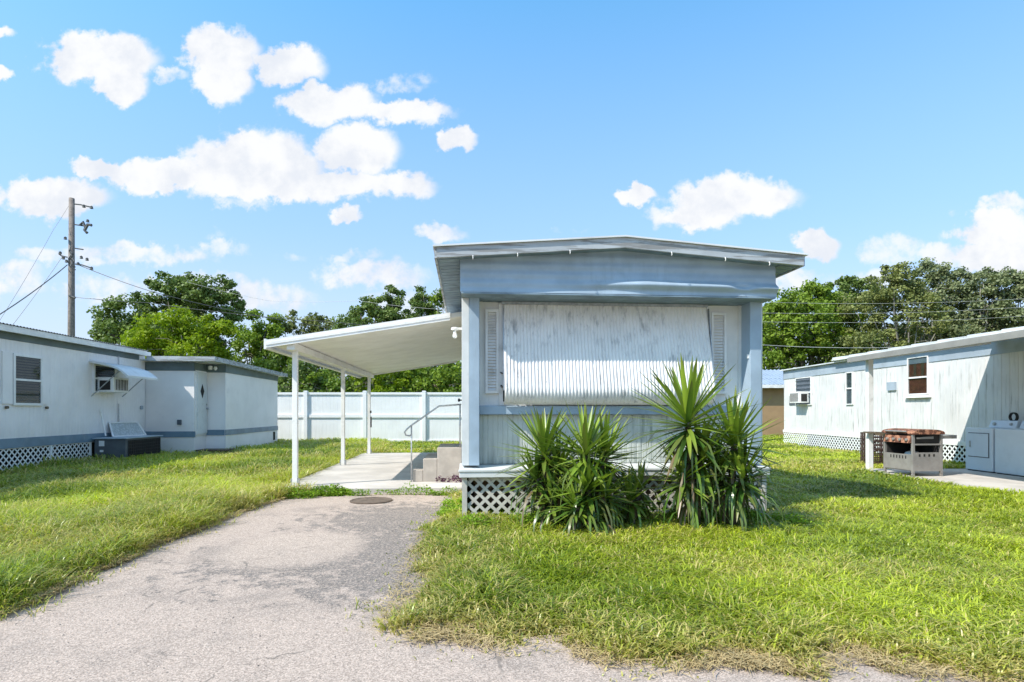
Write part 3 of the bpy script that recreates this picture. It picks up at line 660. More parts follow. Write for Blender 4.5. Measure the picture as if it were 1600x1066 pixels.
mb.hexa([(c[0]-.003, c[1]-.11, c[2]), (c[0]-.003, c[1], c[2]-.2), (c[0]-.003, c[1]+.11, c[2]), (c[0]-.003, c[1], c[2]+.2)], [(c[0]+.006, c[1]-.11, c[2]), (c[0]+.006, c[1], c[2]-.2), (c[0]+.006, c[1]+.11, c[2]), (c[0]+.006, c[1], c[2]+.2)])
obj('door_window', mb, M['dark'], da)
mb = MB(MF); m2_ = MB(MF); m2_.lathe((-7.543, 17.25, 1.5), [(.025, 0), (.025, .02)], 10, 'x'); obj('deadbolt', m2_, M['galv'], da); mb.lathe((-7.543, 17.25, 1.38), [(.015, 0), (.03, .03), (.03, .06), (.01, .07)], 10, 'x'); obj('door_knob', mb, M['galv'], da)
mb = MB(MF); x, z = onMy(280, 660, 16.6); mb.box(x-.05, x+.05, 16.58, 16.629, z-.07, z+.07); obj('outlet_box', mb, M['acgrey'], ad)
mb = MB(MF); mb.box(-7.05, -7.035, 21.5, 21.7, .25, .55); obj('vent', mb, M['dark'], ad)
mb = MB(MF); mb.box(-7.06, -7.038, 17.33, 17.36, .0, 2.44); obj('corner_trim', mb, M['lhome'], ad)
mb = MB(MF); mb.lathe((-7.45, 17.30, 2.52), [(.05, 0), (.06, .03), (.06, .1), (.02, .12)], 10); mb.lathe((-7.3, 17.28, 2.50), [(.02, 0), (.055, .05), (.04, .11)], 10); objs('porch_light', mb, M['bulb'], ad)
mb = MB(MF)
for k, (x0, x1, y0, y1, z0, z1) in enumerate(((-7.55, -6.75, 16.6, 17.25, .18, .22), (-7.5, -6.8, 16.62, 16.68, 0, .18), (-7.5, -6.8, 17.15, 17.2, 0, .18), (-6.75, -6.35, 16.75, 17.3, .06, .10))): mb.box(x0, x1, y0, y1, z0, z1)
tag(obj('wooden_step', mb, M['wood']), 'low dark weathered wooden step in the grass below the addition door', 'step')
# condenser
cu = thing('condenser_unit', MF((-8.45, 15.1, 0)), 'dark grey outdoor air conditioning unit standing against the left home', 'air conditioner')
mb = MB(MF); mb.box(-8.83, -8.12, 14.32, 15.9, .04, .64); bv(obj('casing', mb, M['acgrey'], cu), .015)
mb = MB(MF); mb.box(-8.85, -8.08, 14.28, 15.94, .642, .668); obj('top_panel', mb, M['blue'], cu)
mb = MB(MF); mb.box(-8.119, -8.11, 14.42, 15.84, .1, .60); obj('coil', mb, M['dark'], cu)
mb = MB(MF)
for k in range(17): mb.box(-8.109, -8.10, 14.40+k*.09, 14.405+k*.09, .1, .6)
for k in range(7): mb.box(-8.10, -8.094, 14.4, 15.86, .12+k*.075, .124+k*.075)
obj('grille', mb, M['black'], cu)
mb = MB(MF); mb.box(-8.72, -8.60, 14.308, 14.317, .47, .60); mb.box(-8.70, -8.62, 14.31, 14.317, .33, .38); objs('sticker', mb, M['label'], cu)
# folded screens on top
sc_ = thing('window_screen', MF((-8.45, 15.2, .67)), 'old white window screen frame lying against the wall on top of the grey unit', 'window screen')
a, b, c, d = [Vector(q) for q in ((-8.72, 14.85, .68), (-8.42, 15.75, .68), (-8.66, 15.78, 1.02), (-8.86, 14.95, 1.02))]
mb = MB(MF)
for p, q in ((a, b), (b, c), (c, d), (d, a)): mb.bar(p, q, .03, .03)
obj('frame', mb, M['trim'], sc_)
off_ = Vector((-.01, .01, 0)); mb = MB(MF); mb.hexa([a+off_, b+off_, b+off_*2, a+off_*2], [d+off_, c+off_, c+off_*2, d+off_*2]); obj('mesh', mb, mat('old_screen', (.45, .48, .48), .8, .2, 20), sc_)
mb = MB(MF); mb.bar((-8.80, 14.7, .70), (-8.86, 14.60, 1.35), .02, .03)
tag(obj('wooden_stick', mb, M['trim']), 'thin white stick leaning on the wall beside the old window screen', 'stick')

# ------------------------------------------------------------------ white fence
FD = 23.0
fn = thing('vinyl_fence', (-5.5, FD, 0), 'tall white vinyl privacy fence behind the carport', 'fence')
posts = [478+92.3*k for k in range(-3, 5)]
xsf = [(p-800)/F*FD for p in posts]
for k, x in enumerate(xsf):
    mb = MB(); mb.box(x-.075, x+.075, FD-.075, FD+.075, 0, 2.10); mb.hexa([(x-.09, FD-.09, 2.101), (x+.09, FD-.09, 2.101), (x+.09, FD+.09, 2.101), (x-.09, FD+.09, 2.101)], [(x-.06, FD-.06, 2.13), (x+.06, FD-.06, 2.13), (x+.06, FD+.06, 2.13), (x-.06, FD+.06, 2.13)])
    bv(obj('post', mb, M['vinyl'], fn), .008)
for x0, x1 in zip(xsf, xsf[1:]):
    mb = MB(); mb.siding((x0+.07, FD+.015), (1, 0), x1-x0-.14, .02, 2.0, (0, -1), .15, .008, .004)
    mb.box(x0+.076, x1-.076, FD+.02, FD+.03, .02, 2.0); pn = obj('panel', mb, M['vinyl'], fn)
    mb = MB()
    for z0, z1 in ((1.98, 2.07), (1.05, 1.17), (.03, .15)): mb.box(x0+.076, x1-.076, FD-.03, FD+.045, z0, z1)
    objs('rail', mb, M['vinyl'], pn)

# ------------------------------------------------------------------ right home (camera aligned)
RW = 10.5
RH = thing('mobile_home', (12.3, 14, 0), 'long white weathered mobile home on the right with a lattice skirt and stained siding', 'mobile home')
dE = RW*F/425.0
mb = MB(); mb.box(RW+.012, 14.2, 4, dE, .56, 2.86); mb.siding((RW, 4), (0, 1), dE-4, .60, 2.54, (-1, 0), .20, .02, .012); obj('wall', mb, M['rhome'], RH)
mb = MB(); mb.box(RW-.02, RW+.012, 4, dE+.01, 2.54, 2.86); mb.box(RW-.02, 14.2, dE, dE+.02, 2.5, 2.86); obj('upper_stripe', mb, M['rstripe'], RH)
mb = MB(); mb.box(RW-.035, RW+.01, 4, dE+.01, .50, .60); obj('lower_trim', mb, M['trim'], RH)
mb = MB(); mb.box(RW-.12, 14.4, 4, dE+.1, 2.865, 2.90); rf = obj('roof', mb, M['rooftop'], RH)
mb = MB(); mb.hexa([(RW-.22, 4, 2.92), (RW-.22, 18.3, 2.92), (12.4, 18.3, 3.25), (12.4, 4, 3.25)], [(RW-.22, 4, 2.99), (RW-.22, 18.3, 2.97), (12.4, 18.3, 3.28), (12.4, 4, 3.28)])
for k in range(16):
    y = 18.2-k*.9; mb.hexa([(RW-.235, y-.03, 2.93), (12.4, y-.03, 3.26), (12.4, y+.03, 3.26), (RW-.235, y+.03, 2.93)], [(RW-.235, y-.03, 3.02), (12.4, y-.03, 3.31), (12.4, y+.03, 3.31), (RW-.235, y+.03, 3.02)])
    mb.box(RW-.227, RW-.2, y-.88+.03, y-.45, 2.985, 3.003)
mb.box(RW-.14, RW-.10, 4, 18.2, 2.902, 2.95)
obj('roof_over', mb, M['rooftop'], RH)
mb = MB(); mb.lattice((RW-.01, 4), (0, 1), dE-4, .0, .50, (-1, 0), .105, .034); obj('lattice_skirt', mb, M['lattice_w'], RH)
mb = MB(); mb.box(RW+.9, RW+.92, 4, dE, 0, .56); obj('skirt_backing', mb, M['dark'], RH)  # near-black backing, the dark under the floor put in as colour
def rwindow(px0, px1, py0, py1, back, split=.5, sill=False):
    da_, z1 = onW(px0, py0, RW); db_, _ = onW(px1, py0, RW); _, z0 = onW((px0+px1)/2, py1, RW); z1 = onW((px0+px1)/2, py0, RW)[1]
    y0, y1 = db_, da_; t_ = .03; mb = MB(); zm = z0+(z1-z0)*split
    for (a, b, c, d) in ((y0-t_, y1+t_, z1, z1+t_), (y0-t_, y1+t_, z0-t_, z0), (y0-t_, y0, z0, z1), (y1, y1+t_, z0, z1), (y0, y1, zm-.02, zm+.02)): mb.box(RW-.045, RW, a, b, c, d)
    if sill: mb.box(RW-.09, RW, y0-.1, y1+.1, z0-.11, z0-.045)
    f = obj('window', mb, M['trim'], RH)
    obj('blind', MB().box(RW-.008, RW-.002, y0, y1, z0, z1), back, f)
    obj('pane', MB().box(RW-.024, RW-.021, y0, y1, z0, z1), M['glass'], f)
    return f, y0, y1, z0, z1
f, a, b, c, d = rwindow(1245, 1268, 591, 632, mat('jalousie', (.16, .18, .19), .4, .2, 6), .45)
mb = MB()
for k in range(5):
    z = d-.08-k*.15; mb.hexa([(RW-.04, a, z), (RW-.012, a, z+.12), (RW-.012, b, z+.12), (RW-.04, b, z)], [(RW-.036, a, z), (RW-.008, a, z+.12), (RW-.008, b, z+.12), (RW-.036, b, z)])
obj('jalousie', mb, M['acgrey'], f)
window_ac(WF, (RW-.04, a+.15, c+.05), -1, .70, .40, .32, 'white window air conditioner in the far window of the right home')
rwindow(1324, 1333, 583, 631, mat('grey_blind', (.13, .16, .17), .5, .2, 6), .5)
f, a, b, c, d = rwindow(1421, 1451, 559, 615, M['curtain'], .45, True)
mb = MB()
for k in range(5):
    y = a+(b-a)*k/5
    if k in (1, 3): mb.box(RW-.016, RW-.012, y, y+.10, c+(d-c)*.5, d-.02)
objs('curtain', mb, M['blind'], f)
d0, z0 = onW(1394.5, 604, RW); mb = MB(); mb.box(RW-.05, RW, d0-.17, d0+.17, z0-.11, z0+.12); obj('meter_box', mb, M['rstripe'], RH)
d0, z0 = onW(1238, 625, RW); mb = MB(); mb.box(RW-.02, RW, d0-.3, d0+.2, z0-.2, z0+.15); obj('vent', mb, M['acgrey'], RH)
# right carport
rc = thing('carport', (8.9, 8.5, 0), 'flat metal carport roof with one visible post over the washer and dryer on the right', 'carport')
zr = lambda x: 2.40+(x-7.3)/3.05*.40
mb = MB()
for k in range(12):
    y0 = 4.0+8.3*k/12; y1 = y0+8.3/12-.012; mb.hexa([(7.33, y0, zr(7.33)), (10.36, y0, zr(10.36)), (10.36, y1, zr(10.36)), (7.33, y1, zr(7.33))], [(7.33, y0, zr(7.33)+.05), (10.36, y0, zr(10.36)+.05), (10.36, y1, zr(10.36)+.05), (7.33, y1, zr(7.33)+.05)])
obj('roof_pan', mb, M['soffit_w'], rc)
mb = MB(); mb.box(7.27, 7.328, 3.98, 12.34, 2.36, 2.455); mb.box(7.285, 7.325, 3.98, 12.35, 2.457, 2.467); obj('gutter', mb, M['gutter'], rc)
mb = MB(); mb.hexa([(7.33, 12.30, 2.36), (10.36, 12.30, 2.76), (10.36, 12.33, 2.76), (7.33, 12.33, 2.36)], [(7.33, 12.30, 2.47), (10.36, 12.30, 2.87), (10.36, 12.33, 2.87), (7.33, 12.33, 2.47)]); obj('fascia', mb, M['trim'], rc)
for yy in (11.95, 7.9):
    mb = MB(); mb.box(7.455, 7.56, yy-.05, yy+.05, .03, 2.40); bv(obj('post', mb, M['trim'], rc), .006)
# washer and dryer
def appliance(y1, label, door, cat, name):
    y0 = y1-.69; x0, x1 = 9.72, 10.36
    t_ = thing(name, ((x0+x1)/2, (y0+y1)/2, .05), label, cat)
    mb = MB(); mb.box(x0, x1, y0, y1, .07, .955); bv(obj('body', mb, M['appl'], t_), .018, 3)
    mb = MB(); mb.box(x0+.03, x1-.02, y0+.03, y1-.03, .05, .069); obj('base', mb, M['black'], t_)
    if door:
        mb = MB(); mb.box(x0-.004, x0-.0015, y0+.075, y1-.085, .345, .855); obj('door_gap', mb, M['acgrey'], t_)  # grey plate paints the dark gap around the door
        mb = MB(); mb.box(x0-.020, x0-.005, y0+.09, y1-.10, .36, .84); dd = bv(obj('door', mb, M['appl'], t_), .012, 3)
        mb = MB(); mb.box(x0-.030, x0-.021, y1-.17, y1-.14, .55, .68); obj('handle', mb, M['galv'], dd)
    else:
        mb = MB(); mb.box(x0+.05, x1-.18, y0+.06, y1-.06, .957, .968); bv(obj('lid', mb, M['appl'], t_), .01)
    mb = MB(); mb.hexa([(x1-.16, y0+.01, .957), (x1-.02, y0+.01, .957), (x1-.02, y1-.01, .957), (x1-.16, y1-.01, .957)], [(x1-.10, y0+.02, 1.11), (x1-.03, y0+.02, 1.11), (x1-.03, y1-.02, 1.11), (x1-.10, y1-.02, 1.11)])
    co = bv(obj('control_panel', mb, M['appl'], t_), .012)
    for yy, r in ((y1-.15, .035), (y0+.14, .028)):
        mb = MB(); mb.lathe((x1-.13, yy, 1.035), [(r, 0), (r*.9, -.03), (r*.5, -.032)], 14, 'x'); objs('knob', mb, M['galv'], co)
appliance(12.2, 'white clothes dryer with a square front door beside the right home', True, 'dryer', 'clothes_dryer')
appliance(11.46, 'plain fronted white washing machine cut off by the right edge of the view', False, 'washing machine', 'washing_machine')
mb = MB()
for k in range(5):
    r = .085-.006*(k % 2); xx = 10.335-.0+.018*(k-2)*.5
    mb.tube([(xx, 11.72+r*math.cos(t), 1.185+r*math.sin(t)) for t in [2*math.pi*j/24 for j in range(25)]], .013, 6, cap=False)
tag(obj('hose_coil', mb, M['black']), 'black coiled hose resting upright on top of the dryer panel', 'hose')
# grill
gc = Vector((7.95, 11.3, .05)); th = math.radians(6)
def GF(p):
    x, y = p[0]*math.cos(th)-p[1]*math.sin(th), p[0]*math.sin(th)+p[1]*math.cos(th)
    return (gc.x+x, gc.y+y, gc.z+p[2])
gr = thing('gas_grill', tuple(gc), 'old grey steel gas grill with a rusty lid beside the right carport post', 'grill')
hx, hy = .31, .37
mb = MB(GF)      # cabinet, front = -x side
mb.box(-hx, hx, -hy, -hy+.02, .10, .36); mb.box(-hx, hx, hy-.02, hy, .10, .76); mb.box(hx-.02, hx, -hy+.02, hy-.02, .10, .76)
mb.box(-hx, hx-.021, -hy+.021, hy-.021, .10, .12); mb.box(-hx, -hx+.02, -hy+.021, hy-.021, .10, .42)
for (x, y) in ((-hx, -hy), (hx-.035, -hy), (-hx, hy-.035), (hx-.035, hy-.035)): mb.box(x-.004, x+.039, y-.004, y+.039, .06, .80)
mb.hexa([(-hx, -hy-.002, .36), (hx, -hy-.002, .36), (hx, -hy+.018, .36), (-hx, -hy+.018, .36)], [(-hx, -hy-.002, .46), (hx, -hy-.002, .46), (hx, -hy+.018, .46), (-hx, -hy+.018, .46)])
mb.box(-hx+.04, hx-.04, -hy, -hy+.02, .60, .63)
obj('cabinet', mb, M['steel'], gr)
obj('shade_back', MB(GF).box(hx-.10, hx-.09, -hy+.03, hy-.03, .13, .62), M['dark'], gr)  # near-black sheet added to paint the shade inside the cabinet
obj('shade_side', MB(GF).box(-hx+.03, hx-.11, hy-.06, hy-.05, .13, .62), M['dark'], gr)  # painted shade along the cabinet's inner side
mb = MB(GF)
for k in range(6): mb.box(-hx-.003, -hx-.0005, -hy+.16+k*.075, -hy+.185+k*.075, .33, .39)
for k in range(4): mb.box(-hx+.12+k*.10, -hx+.155+k*.10, -hy-.006, -hy-.003, .38, .43)
objs('vent_slot', mb, M['dark'], gr)
mb = MB(GF); mb.hexa([(-hx-.03, -hy+.03, .64), (-hx, -hy+.03, .64), (-hx, hy-.03, .64), (-hx-.03, hy-.03, .64)], [(-hx-.0, -hy+.03, .78), (-hx+.03, -hy+.03, .78), (-hx+.03, hy-.03, .78), (-hx, hy-.03, .78)]); cpn = obj('control_panel', mb, M['rust'], gr)
for k in range(4):
    mb = MB(GF); mb.lathe((-hx-.012, -hy+.12+k*.165, .70), [(.03, 0), (.028, -.035), (.012, -.04)], 12, 'x'); obj('knob', mb, M['steel'], cpn)
mb = MB(GF); mb.box(-hx+.03, hx-.03, -hy+.03, hy-.03, .64, .80); obj('firebox', mb, M['dark'], gr)
mb = MB(GF)
def lid(u_, v_):
    t = math.pi*v_; x = -(hx+.02)*math.cos(t); z = .81+.095*math.sin(t)**.6
    return (x, -hy-.04+(2*hy+.08)*u_, z)
mb.grid(lid, 12, 18)
for u0 in (0.0, 1.0): mb.poly([lid(u0, k/18) for k in (range(19) if u0 else range(18, -1, -1))])
ld = obj('lid', mb, M['rust'], gr)
mb = MB(GF); mb.tube([(-hx-.05, -hy+.1, .86), (-hx-.05, hy-.1, .86)], .014, 8); obj('handle', mb, M['steel'], ld)
mb = MB(GF); mb.box(-hx+.06, hx-.04, hy+.0, hy+.36, .745, .79); obj('side_shelf', mb, M['wood'], gr)
mb = MB(GF); mb.box(-hx-.22, -hx-.04, hy-.06, hy+.30, .80, .83); obj('side_shelf', mb, M['wood'], gr)
mb = MB(GF); mb.hexa([(-hx+.06, -hy-.02, .72), (hx+.40, -hy+.10, .72), (hx+.40, hy-.1, .72), (hx, hy-.1, .72)], [(-hx+.06, -hy-.02, .75), (hx+.40, -hy+.10, .79), (hx+.40, hy-.1, .79), (hx, hy-.1, .79)]); obj('side_shelf', mb, M['steel'], gr)
for (x, y) in ((-hx, -hy), (hx-.03, -hy), (-hx, hy-.03), (hx-.03, hy-.03)):
    mb = MB(GF); mb.lathe((x+.015, y, .03), [(.03, 0), (.032, .01), (.032, .02), (.03, .03)], 12, 'y'); obj('caster', mb, M['steel'], gr)
mb = MB(GF); mb.lathe((.0, 0, .13), [(.10, 0), (.15, .03), (.15, .26), (.1, .32), (.03, .34), (.03, .38)], 18); tag(obj('propane_tank', mb, M['trim'], smooth=True), 'white gas tank standing inside the cabinet of the grill', 'gas tank')
mb = MB(GF)
for k in range(5): mb.hexa([(hx-.1+.02*k, -.3+.05*k, .80), (hx-.02+.01*k, -.3+.05*k, .80), (hx-.02+.01*k, -.25+.05*k, .80), (hx-.1+.02*k, -.25+.05*k, .80)], [(hx-.08+.02*k, -.29+.05*k, .86+.01*(k % 2)), (hx-.03, -.29+.05*k, .85), (hx-.03, -.26+.05*k, .87), (hx-.08+.02*k, -.26+.05*k, .86)])
mb.hexa([(hx+.002, -.30, .5), (hx+.02, -.30, .5), (hx+.02, -.12, .48), (hx+.002, -.12, .5)], [(hx+.002, -.30, .82), (hx+.03, -.30, .82), (hx+.03, -.12, .82), (hx+.002, -.12, .82)])
tag(obj('cloth', mb, M['teal']), 'teal cloth hanging over the back corner of the rusty grill', 'cloth')
# crates behind grill
def crate(z0, label):
    x0, x1, y0, y1, h = 8.35, 8.80, 13.2, 13.62, .40
    t_ = thing('plastic_crate', ((x0+x1)/2, (y0+y1)/2, z0), label, 'crate', 'brown crates behind the grill')
    mb = MB()
    for k in range(11):
        a = k/10
        for yy in (y0, y1): mb.box(x0+(x1-x0)*a-.008, x0+(x1-x0)*a+.008, yy-.006, yy+.006, z0, z0+h)
        for xx in (x0, x1): mb.box(xx-.006, xx+.006, y0+(y1-y0)*a-.008, y0+(y1-y0)*a+.008, z0, z0+h)
    for k in range(5):
        z = z0+.01+(h-.03)*k/4
        mb.box(x0-.01, x1+.01, y0-.010, y0-.0065, z-.012, z+.012); mb.box(x0-.01, x1+.01, y1+.0065, y1+.01, z-.012, z+.012)
        mb.box(x0-.010, x0-.0065, y0, y1, z-.012, z+.012); mb.box(x1+.0065, x1+.01, y0, y1, z-.012, z+.012)
    obj('crate_wall', mb, M['crate'], t_); obj('crate_floor', MB().box(x0, x1, y0, y1, z0+.001, z0+.02), M['crate'], t_)
crate(.0, 'brown plastic crate behind the grill, lower of the stack of two'); crate(.405, 'brown plastic crate behind the grill, on top of the stack of two')
# tan shed
sh = thing('shed', (14.2, 31, 0), 'tan shed with a ribbed metal roof between the centre home and the right home', 'shed')
mb = MB(); mb.box(11.3, 18, 30, 34, 0, 2.62); obj('wall', mb, M['tan'], sh)
mb = MB(); mb.hexa([(11.0, 29.6, 2.60), (18.4, 29.6, 2.60), (18.4, 33.0, 3.60), (11.0, 33.0, 3.60)], [(11.0, 29.6, 2.70), (18.4, 29.6, 2.70), (18.4, 33.0, 3.70), (11.0, 33.0, 3.70)])
for k in range(32): x = 11.05+k*.23; mb.hexa([(x, 29.58, 2.70), (x+.05, 29.58, 2.70), (x+.05, 33.0, 3.70), (x, 33, 3.70)], [(x, 29.58, 2.74), (x+.05, 29.58, 2.74), (x+.05, 33.0, 3.74), (x, 33, 3.74)])
obj('roof', mb, M['shedroof'], sh)
mb = MB(); mb.box(11.0, 18.4, 29.55, 29.58, 2.52, 2.69); obj('eave_board', mb, M['trim'], sh)

# ------------------------------------------------------------------ utility pole and cables
PD = 27.0
up = thing('utility_pole', P(112, 643, PD)[:2]+(0,), 'tall weathered wooden utility pole with brackets behind the left home', 'utility pole')
bx, by = P(112, 0, PD)[:2]; zt_ = P(112, 310, PD)[2]
mb = MB(); mb.tube([(bx, by, 0), (bx-.02, by, 5), (bx, by, zt_)], [.165, .145, .115], 14); obj('pole', mb, M['pole'], up, smooth=True)
def pp(px, py, dd=0): return P(px, py, PD+dd)
def wire(name, pts, r, m_, parent): return obj(name, MB().tube(pts, r, 6), m_, parent)
for q in ([(117, 319), (126, 320), (143, 324)], [(117, 351), (124, 352), (130, 353)], [(117, 388), (130, 390)], [(118, 413), (128, 414), (143, 419)], [(105, 402), (96, 400), (92, 397)]):
    wire('bracket', [pp(*a, -.15) for a in q], .03, M['cable'], up)
for (px, py) in ((131, 322), (143, 324), (102, 372), (94, 395), (99, 403), (127, 402), (136, 405), (122, 412), (143, 419), (137, 345), (104, 408)):
    c = pp(px, py, -.2); mb = MB(); mb.lathe((c[0], c[1], c[2]-.08), [(.02, 0), (.08, .02), (.05, .07), (.07, .1), (.02, .15)], 8); obj('insulator', mb, M['cable'], up)
wire('cutout_switch', [pp(125, 352, -.2), pp(130, 347, -.2), pp(133, 355, -.2)], .06, M['cable'], up)
wire('cutout_switch', [pp(143, 352, -.2), pp(137, 351, -.2), pp(132, 360, -.2), pp(136, 364, -.2)], .07, M['cable'], up)
mb = MB()
for k in range(7):
    mb.tube([pp(108+random.random()*8, 385+k*4, -.2), pp(106+random.random()*12, 392+k*4, -.25), pp(108+random.random()*10, 398+k*4, -.2)], .03, 5)
mb.tube([pp(108, 462, -.15), pp(117, 466, -.15)], .05, 6)
objs('wire_bundle', mb, M['cable'], up)
def cable(label, pts, r=.013, m_=None, sag=.25):
    V_ = []
    for (a, b) in zip(pts, pts[1:]):
        a, b = Vector(P(*a)), Vector(P(*b)); n_ = 12
        for k in range(n_): t = k/n_; q = a.lerp(b, t); q.z -= sag*4*t*(1-t)*(b-a).length/20; V_.append(q)
    V_.append(Vector(P(*pts[-1])))
    tag(obj('power_line', MB().tube(V_, r, 5), m_ or M['cable']), label, 'cable')
cable('dark cable falling from the pole bracket steeply to the lower left edge', [(105, 414, 27), (0, 491, 22), (-120, 560, 18)], .022)
cable('thin cable from the pole clamp down behind the left home roof', [(98, 400, 27), (22, 505, 25), (0, 530, 24)], .010)
cable('thin top cable from the pole head down to the far left', [(107, 322, 27), (84, 358, 26.5), (0, 500, 23), (-60, 600, 20)], .008)
cable('cable sloping from the pole down to the right in front of the dark tree', [(118, 412, 27), (235, 455, 27), (390, 491, 29), (520, 512, 31)], .017, M['cable'])
cable('lower cable running right from the pole across the tree tops', [(116, 464, 27), (145, 467, 27), (230, 473, 28), (520, 503, 30), (640, 512, 31)], .014)
cable('pale cable crossing the trees above the carport roof', [(290, 440, 34), (420, 470, 34), (560, 470, 33), (700, 484, 32), (900, 500, 32)], .0085, M['cable_lit'])
cable('topmost of the pale cables crossing the trees right of the centre home', [(900, 474, 30), (1190, 472, 30), (1600, 467, 28), (1800, 460, 27)], .007, M['cable_lit'])
cable('second from the top of the pale cables crossing the trees on the right', [(900, 490, 30), (1190, 489, 30), (1600, 480, 28), (1800, 474, 27)], .007, M['cable_lit'])
cable('third of the pale cables crossing the trees on the right', [(900, 504, 30), (1190, 503, 30), (1600, 494, 28), (1800, 488, 27)], .007, M['cable_lit'])
cable('lowest pale cable just above the tan shed roof', [(900, 538, 30), (1190, 539, 30), (1430, 542, 30), (1600, 545, 30)], .014, M['cable_lit'])

# ------------------------------------------------------------------ trees
def tree(name, label, x, y, lobes, m_, bark, group, nclump=26, per=110, leaf=.17, trunk_r=.18, seed=1, branches=True, gap=.0, low=.3):
    """lobes: (px, py, rx_m, rz_m) in real metres about the crown, placed at depth y"""
    r_ = np.random.default_rng(seed); rr = random.Random(seed)
    t_ = thing(name, (x, y, 0), label, 'tree', group)
    L = []
    for (px, py, rx, rz) in lobes:
        c = P(px, py, y); L.append((np.array([c[0], y+r_.uniform(-.8, .8), c[2]]), rx, rz))
    zc = np.mean([l[0][2] for l in L])
    mb = MB(); fork = Vector((x+rr.uniform(-.2, .2), y, max(1.0, zc*low)))
    mb.tube([(x, y, 0), (x+.05, y, fork.z*.5), fork], [trunk_r, trunk_r*.8, trunk_r*.7], 9)
    for (c, rx, rz) in L:
        for k in range(2 if branches else 1):
            e = Vector(c)+Vector((rr.uniform(-.6, .6)*rx, rr.uniform(-.8, .5)*rx, rr.uniform(-.5, .35)*rz))
            m1 = fork.lerp(e, .45)+Vector((rr.uniform(-.4, .4), rr.uniform(-.3, .3), rr.uniform(-.2, .5)))
            mb.tube([fork, m1, fork.lerp(e, .75)+Vector((rr.uniform(-.3, .3), 0, .2)), e], [trunk_r*.5, trunk_r*.36, trunk_r*.2, .02], 6)
            for j in range(4):
                a_ = m1.lerp(e, rr.uniform(.0, .8)); b_ = a_+Vector((rr.uniform(-1, 1)*rx*.8, rr.uniform(-1.2, .2)*rx*.6, rr.uniform(-.3, .4)*rz*.8))
                mb.tube([a_, a_.lerp(b_, .5)+Vector((0, 0, .15)), b_], [trunk_r*.16, trunk_r*.1, .012], 5)
    obj('trunk', mb, bark, t_, smooth=True)
    cs = []; cr = []
    for (c, rx, rz) in L:
        nn = max(6, int(nclump*(rx*rz)**.75/2.2))
        d_ = r_.normal(size=(nn, 3)); d_ /= np.linalg.norm(d_, axis=1)[:, None]
        rad = r_.uniform(.45, 1.0, nn)**.6*(1+.18*r_.normal(size=nn)*.7)
        cs.append(c+d_*rad[:, None]*np.array([rx, rx*.8, rz])); cr.append(r_.uniform(.28, .62, nn)*(.6+.25*rx))
    cs = np.vstack(cs); cr = np.concatenate(cr)
    if gap > 0: k_ = r_.uniform(size=len(cs)) > gap; cs, cr = cs[k_], cr[k_]
    N = len(cs)*per; ci = np.repeat(np.arange(len(cs)), per)
    d_ = r_.normal(size=(N, 3)); d_ /= np.linalg.norm(d_, axis=1)[:, None]
    pos = cs[ci]+d_*(cr[ci]*r_.uniform(.15, 1.15, N)**.6)[:, None]*np.array([1, 1, .7])
    nrm = d_*.6+r_.normal(size=(N, 3))*.6+np.array([0, 0, .45]); nrm /= np.linalg.norm(nrm, axis=1)[:, None]
    tv = np.cross(nrm, r_.normal(size=(N, 3))); tv /= np.linalg.norm(tv, axis=1)[:, None]; bvv = np.cross(nrm, tv)
    s1 = leaf*r_.uniform(.6, 1.25, N)[:, None]; s2 = s1*.42
    V_ = np.stack([pos-tv*s1*.5, pos+bvv*s2, pos+tv*s1*.5, pos-bvv*s2], 1).reshape(-1, 3)
    ok = V_[:, 2].reshape(-1, 4).min(1) > .03
    Q = np.arange(N*4).reshape(-1, 4)[ok]
    crn = r_.uniform(0, 1, len(cs)); rn = np.repeat(np.clip(crn[ci]*.6+r_.uniform(0, .4, N), 0, 1), 4)
    np_mesh('crown', V_, None, Q, m_, {'rnd': rn}, parent=t_)
    return t_
Dk, Md, Li, Ol, Gy = (M['tree_'+k] for k in ('dark', 'mid', 'lime', 'olive', 'grey'))
GL, GRR = 'trees beyond the left home and fence', 'trees beyond the right home'
def tx(px, y): return (px-800)/F*y
tree('tree', 'big dark green broad tree nearest the utility pole', tx(290, 40), 40, [(300, 462, 2.0, 1.5), (265, 455, 1.5, 1.2), (345, 470, 1.6, 1.5), (215, 495, 2.0, 1.5), (180, 515, 1.3, 1.2), (260, 500, 2.6, 1.8), (330, 510, 2.2, 2.0), (225, 545, 3, 2.5), (310, 560, 3, 2.5)], Dk, M['bark'], GL, 30, 120, .20, .28, 11)
tree('tree', 'bright lime green bushy tree in front of the big dark tree', tx(270, 33), 33, [(265, 522, 1.6, 1.1), (215, 530, 1.1, .9), (310, 515, 1.5, 1.0), (350, 530, 1.1, 1.2), (240, 555, 2.0, 1.4), (310, 560, 2.2, 1.6), (200, 560, 1.2, 1.2)], Li, M['bark'], GL, 34, 120, .16, .16, 12)
tree('tree', 'mid green tree just left of the carport roof corner', tx(400, 36), 36, [(405, 512, 1.3, 1.2), (380, 530, 1.3, 1.2), (425, 535, 1.3, 1.3), (400, 565, 2.0, 1.7), (440, 575, 1.6, 1.6)], Md, M['bark'], GL, 30, 120, .17, .15, 13)
tree('tree', 'yellowish olive tree behind the outer end of the carport roof', tx(480, 38), 38, [(478, 512, 1.3, 1.0), (455, 505, .9, .8), (505, 515, 1.0, .8), (480, 545, 2.0, 1.5), (460, 590, 2.2, 1.6), (510, 595, 2.0, 1.4)], Ol, M['bark_l'], GL, 24, 110, .17, .15, 14, gap=.15)
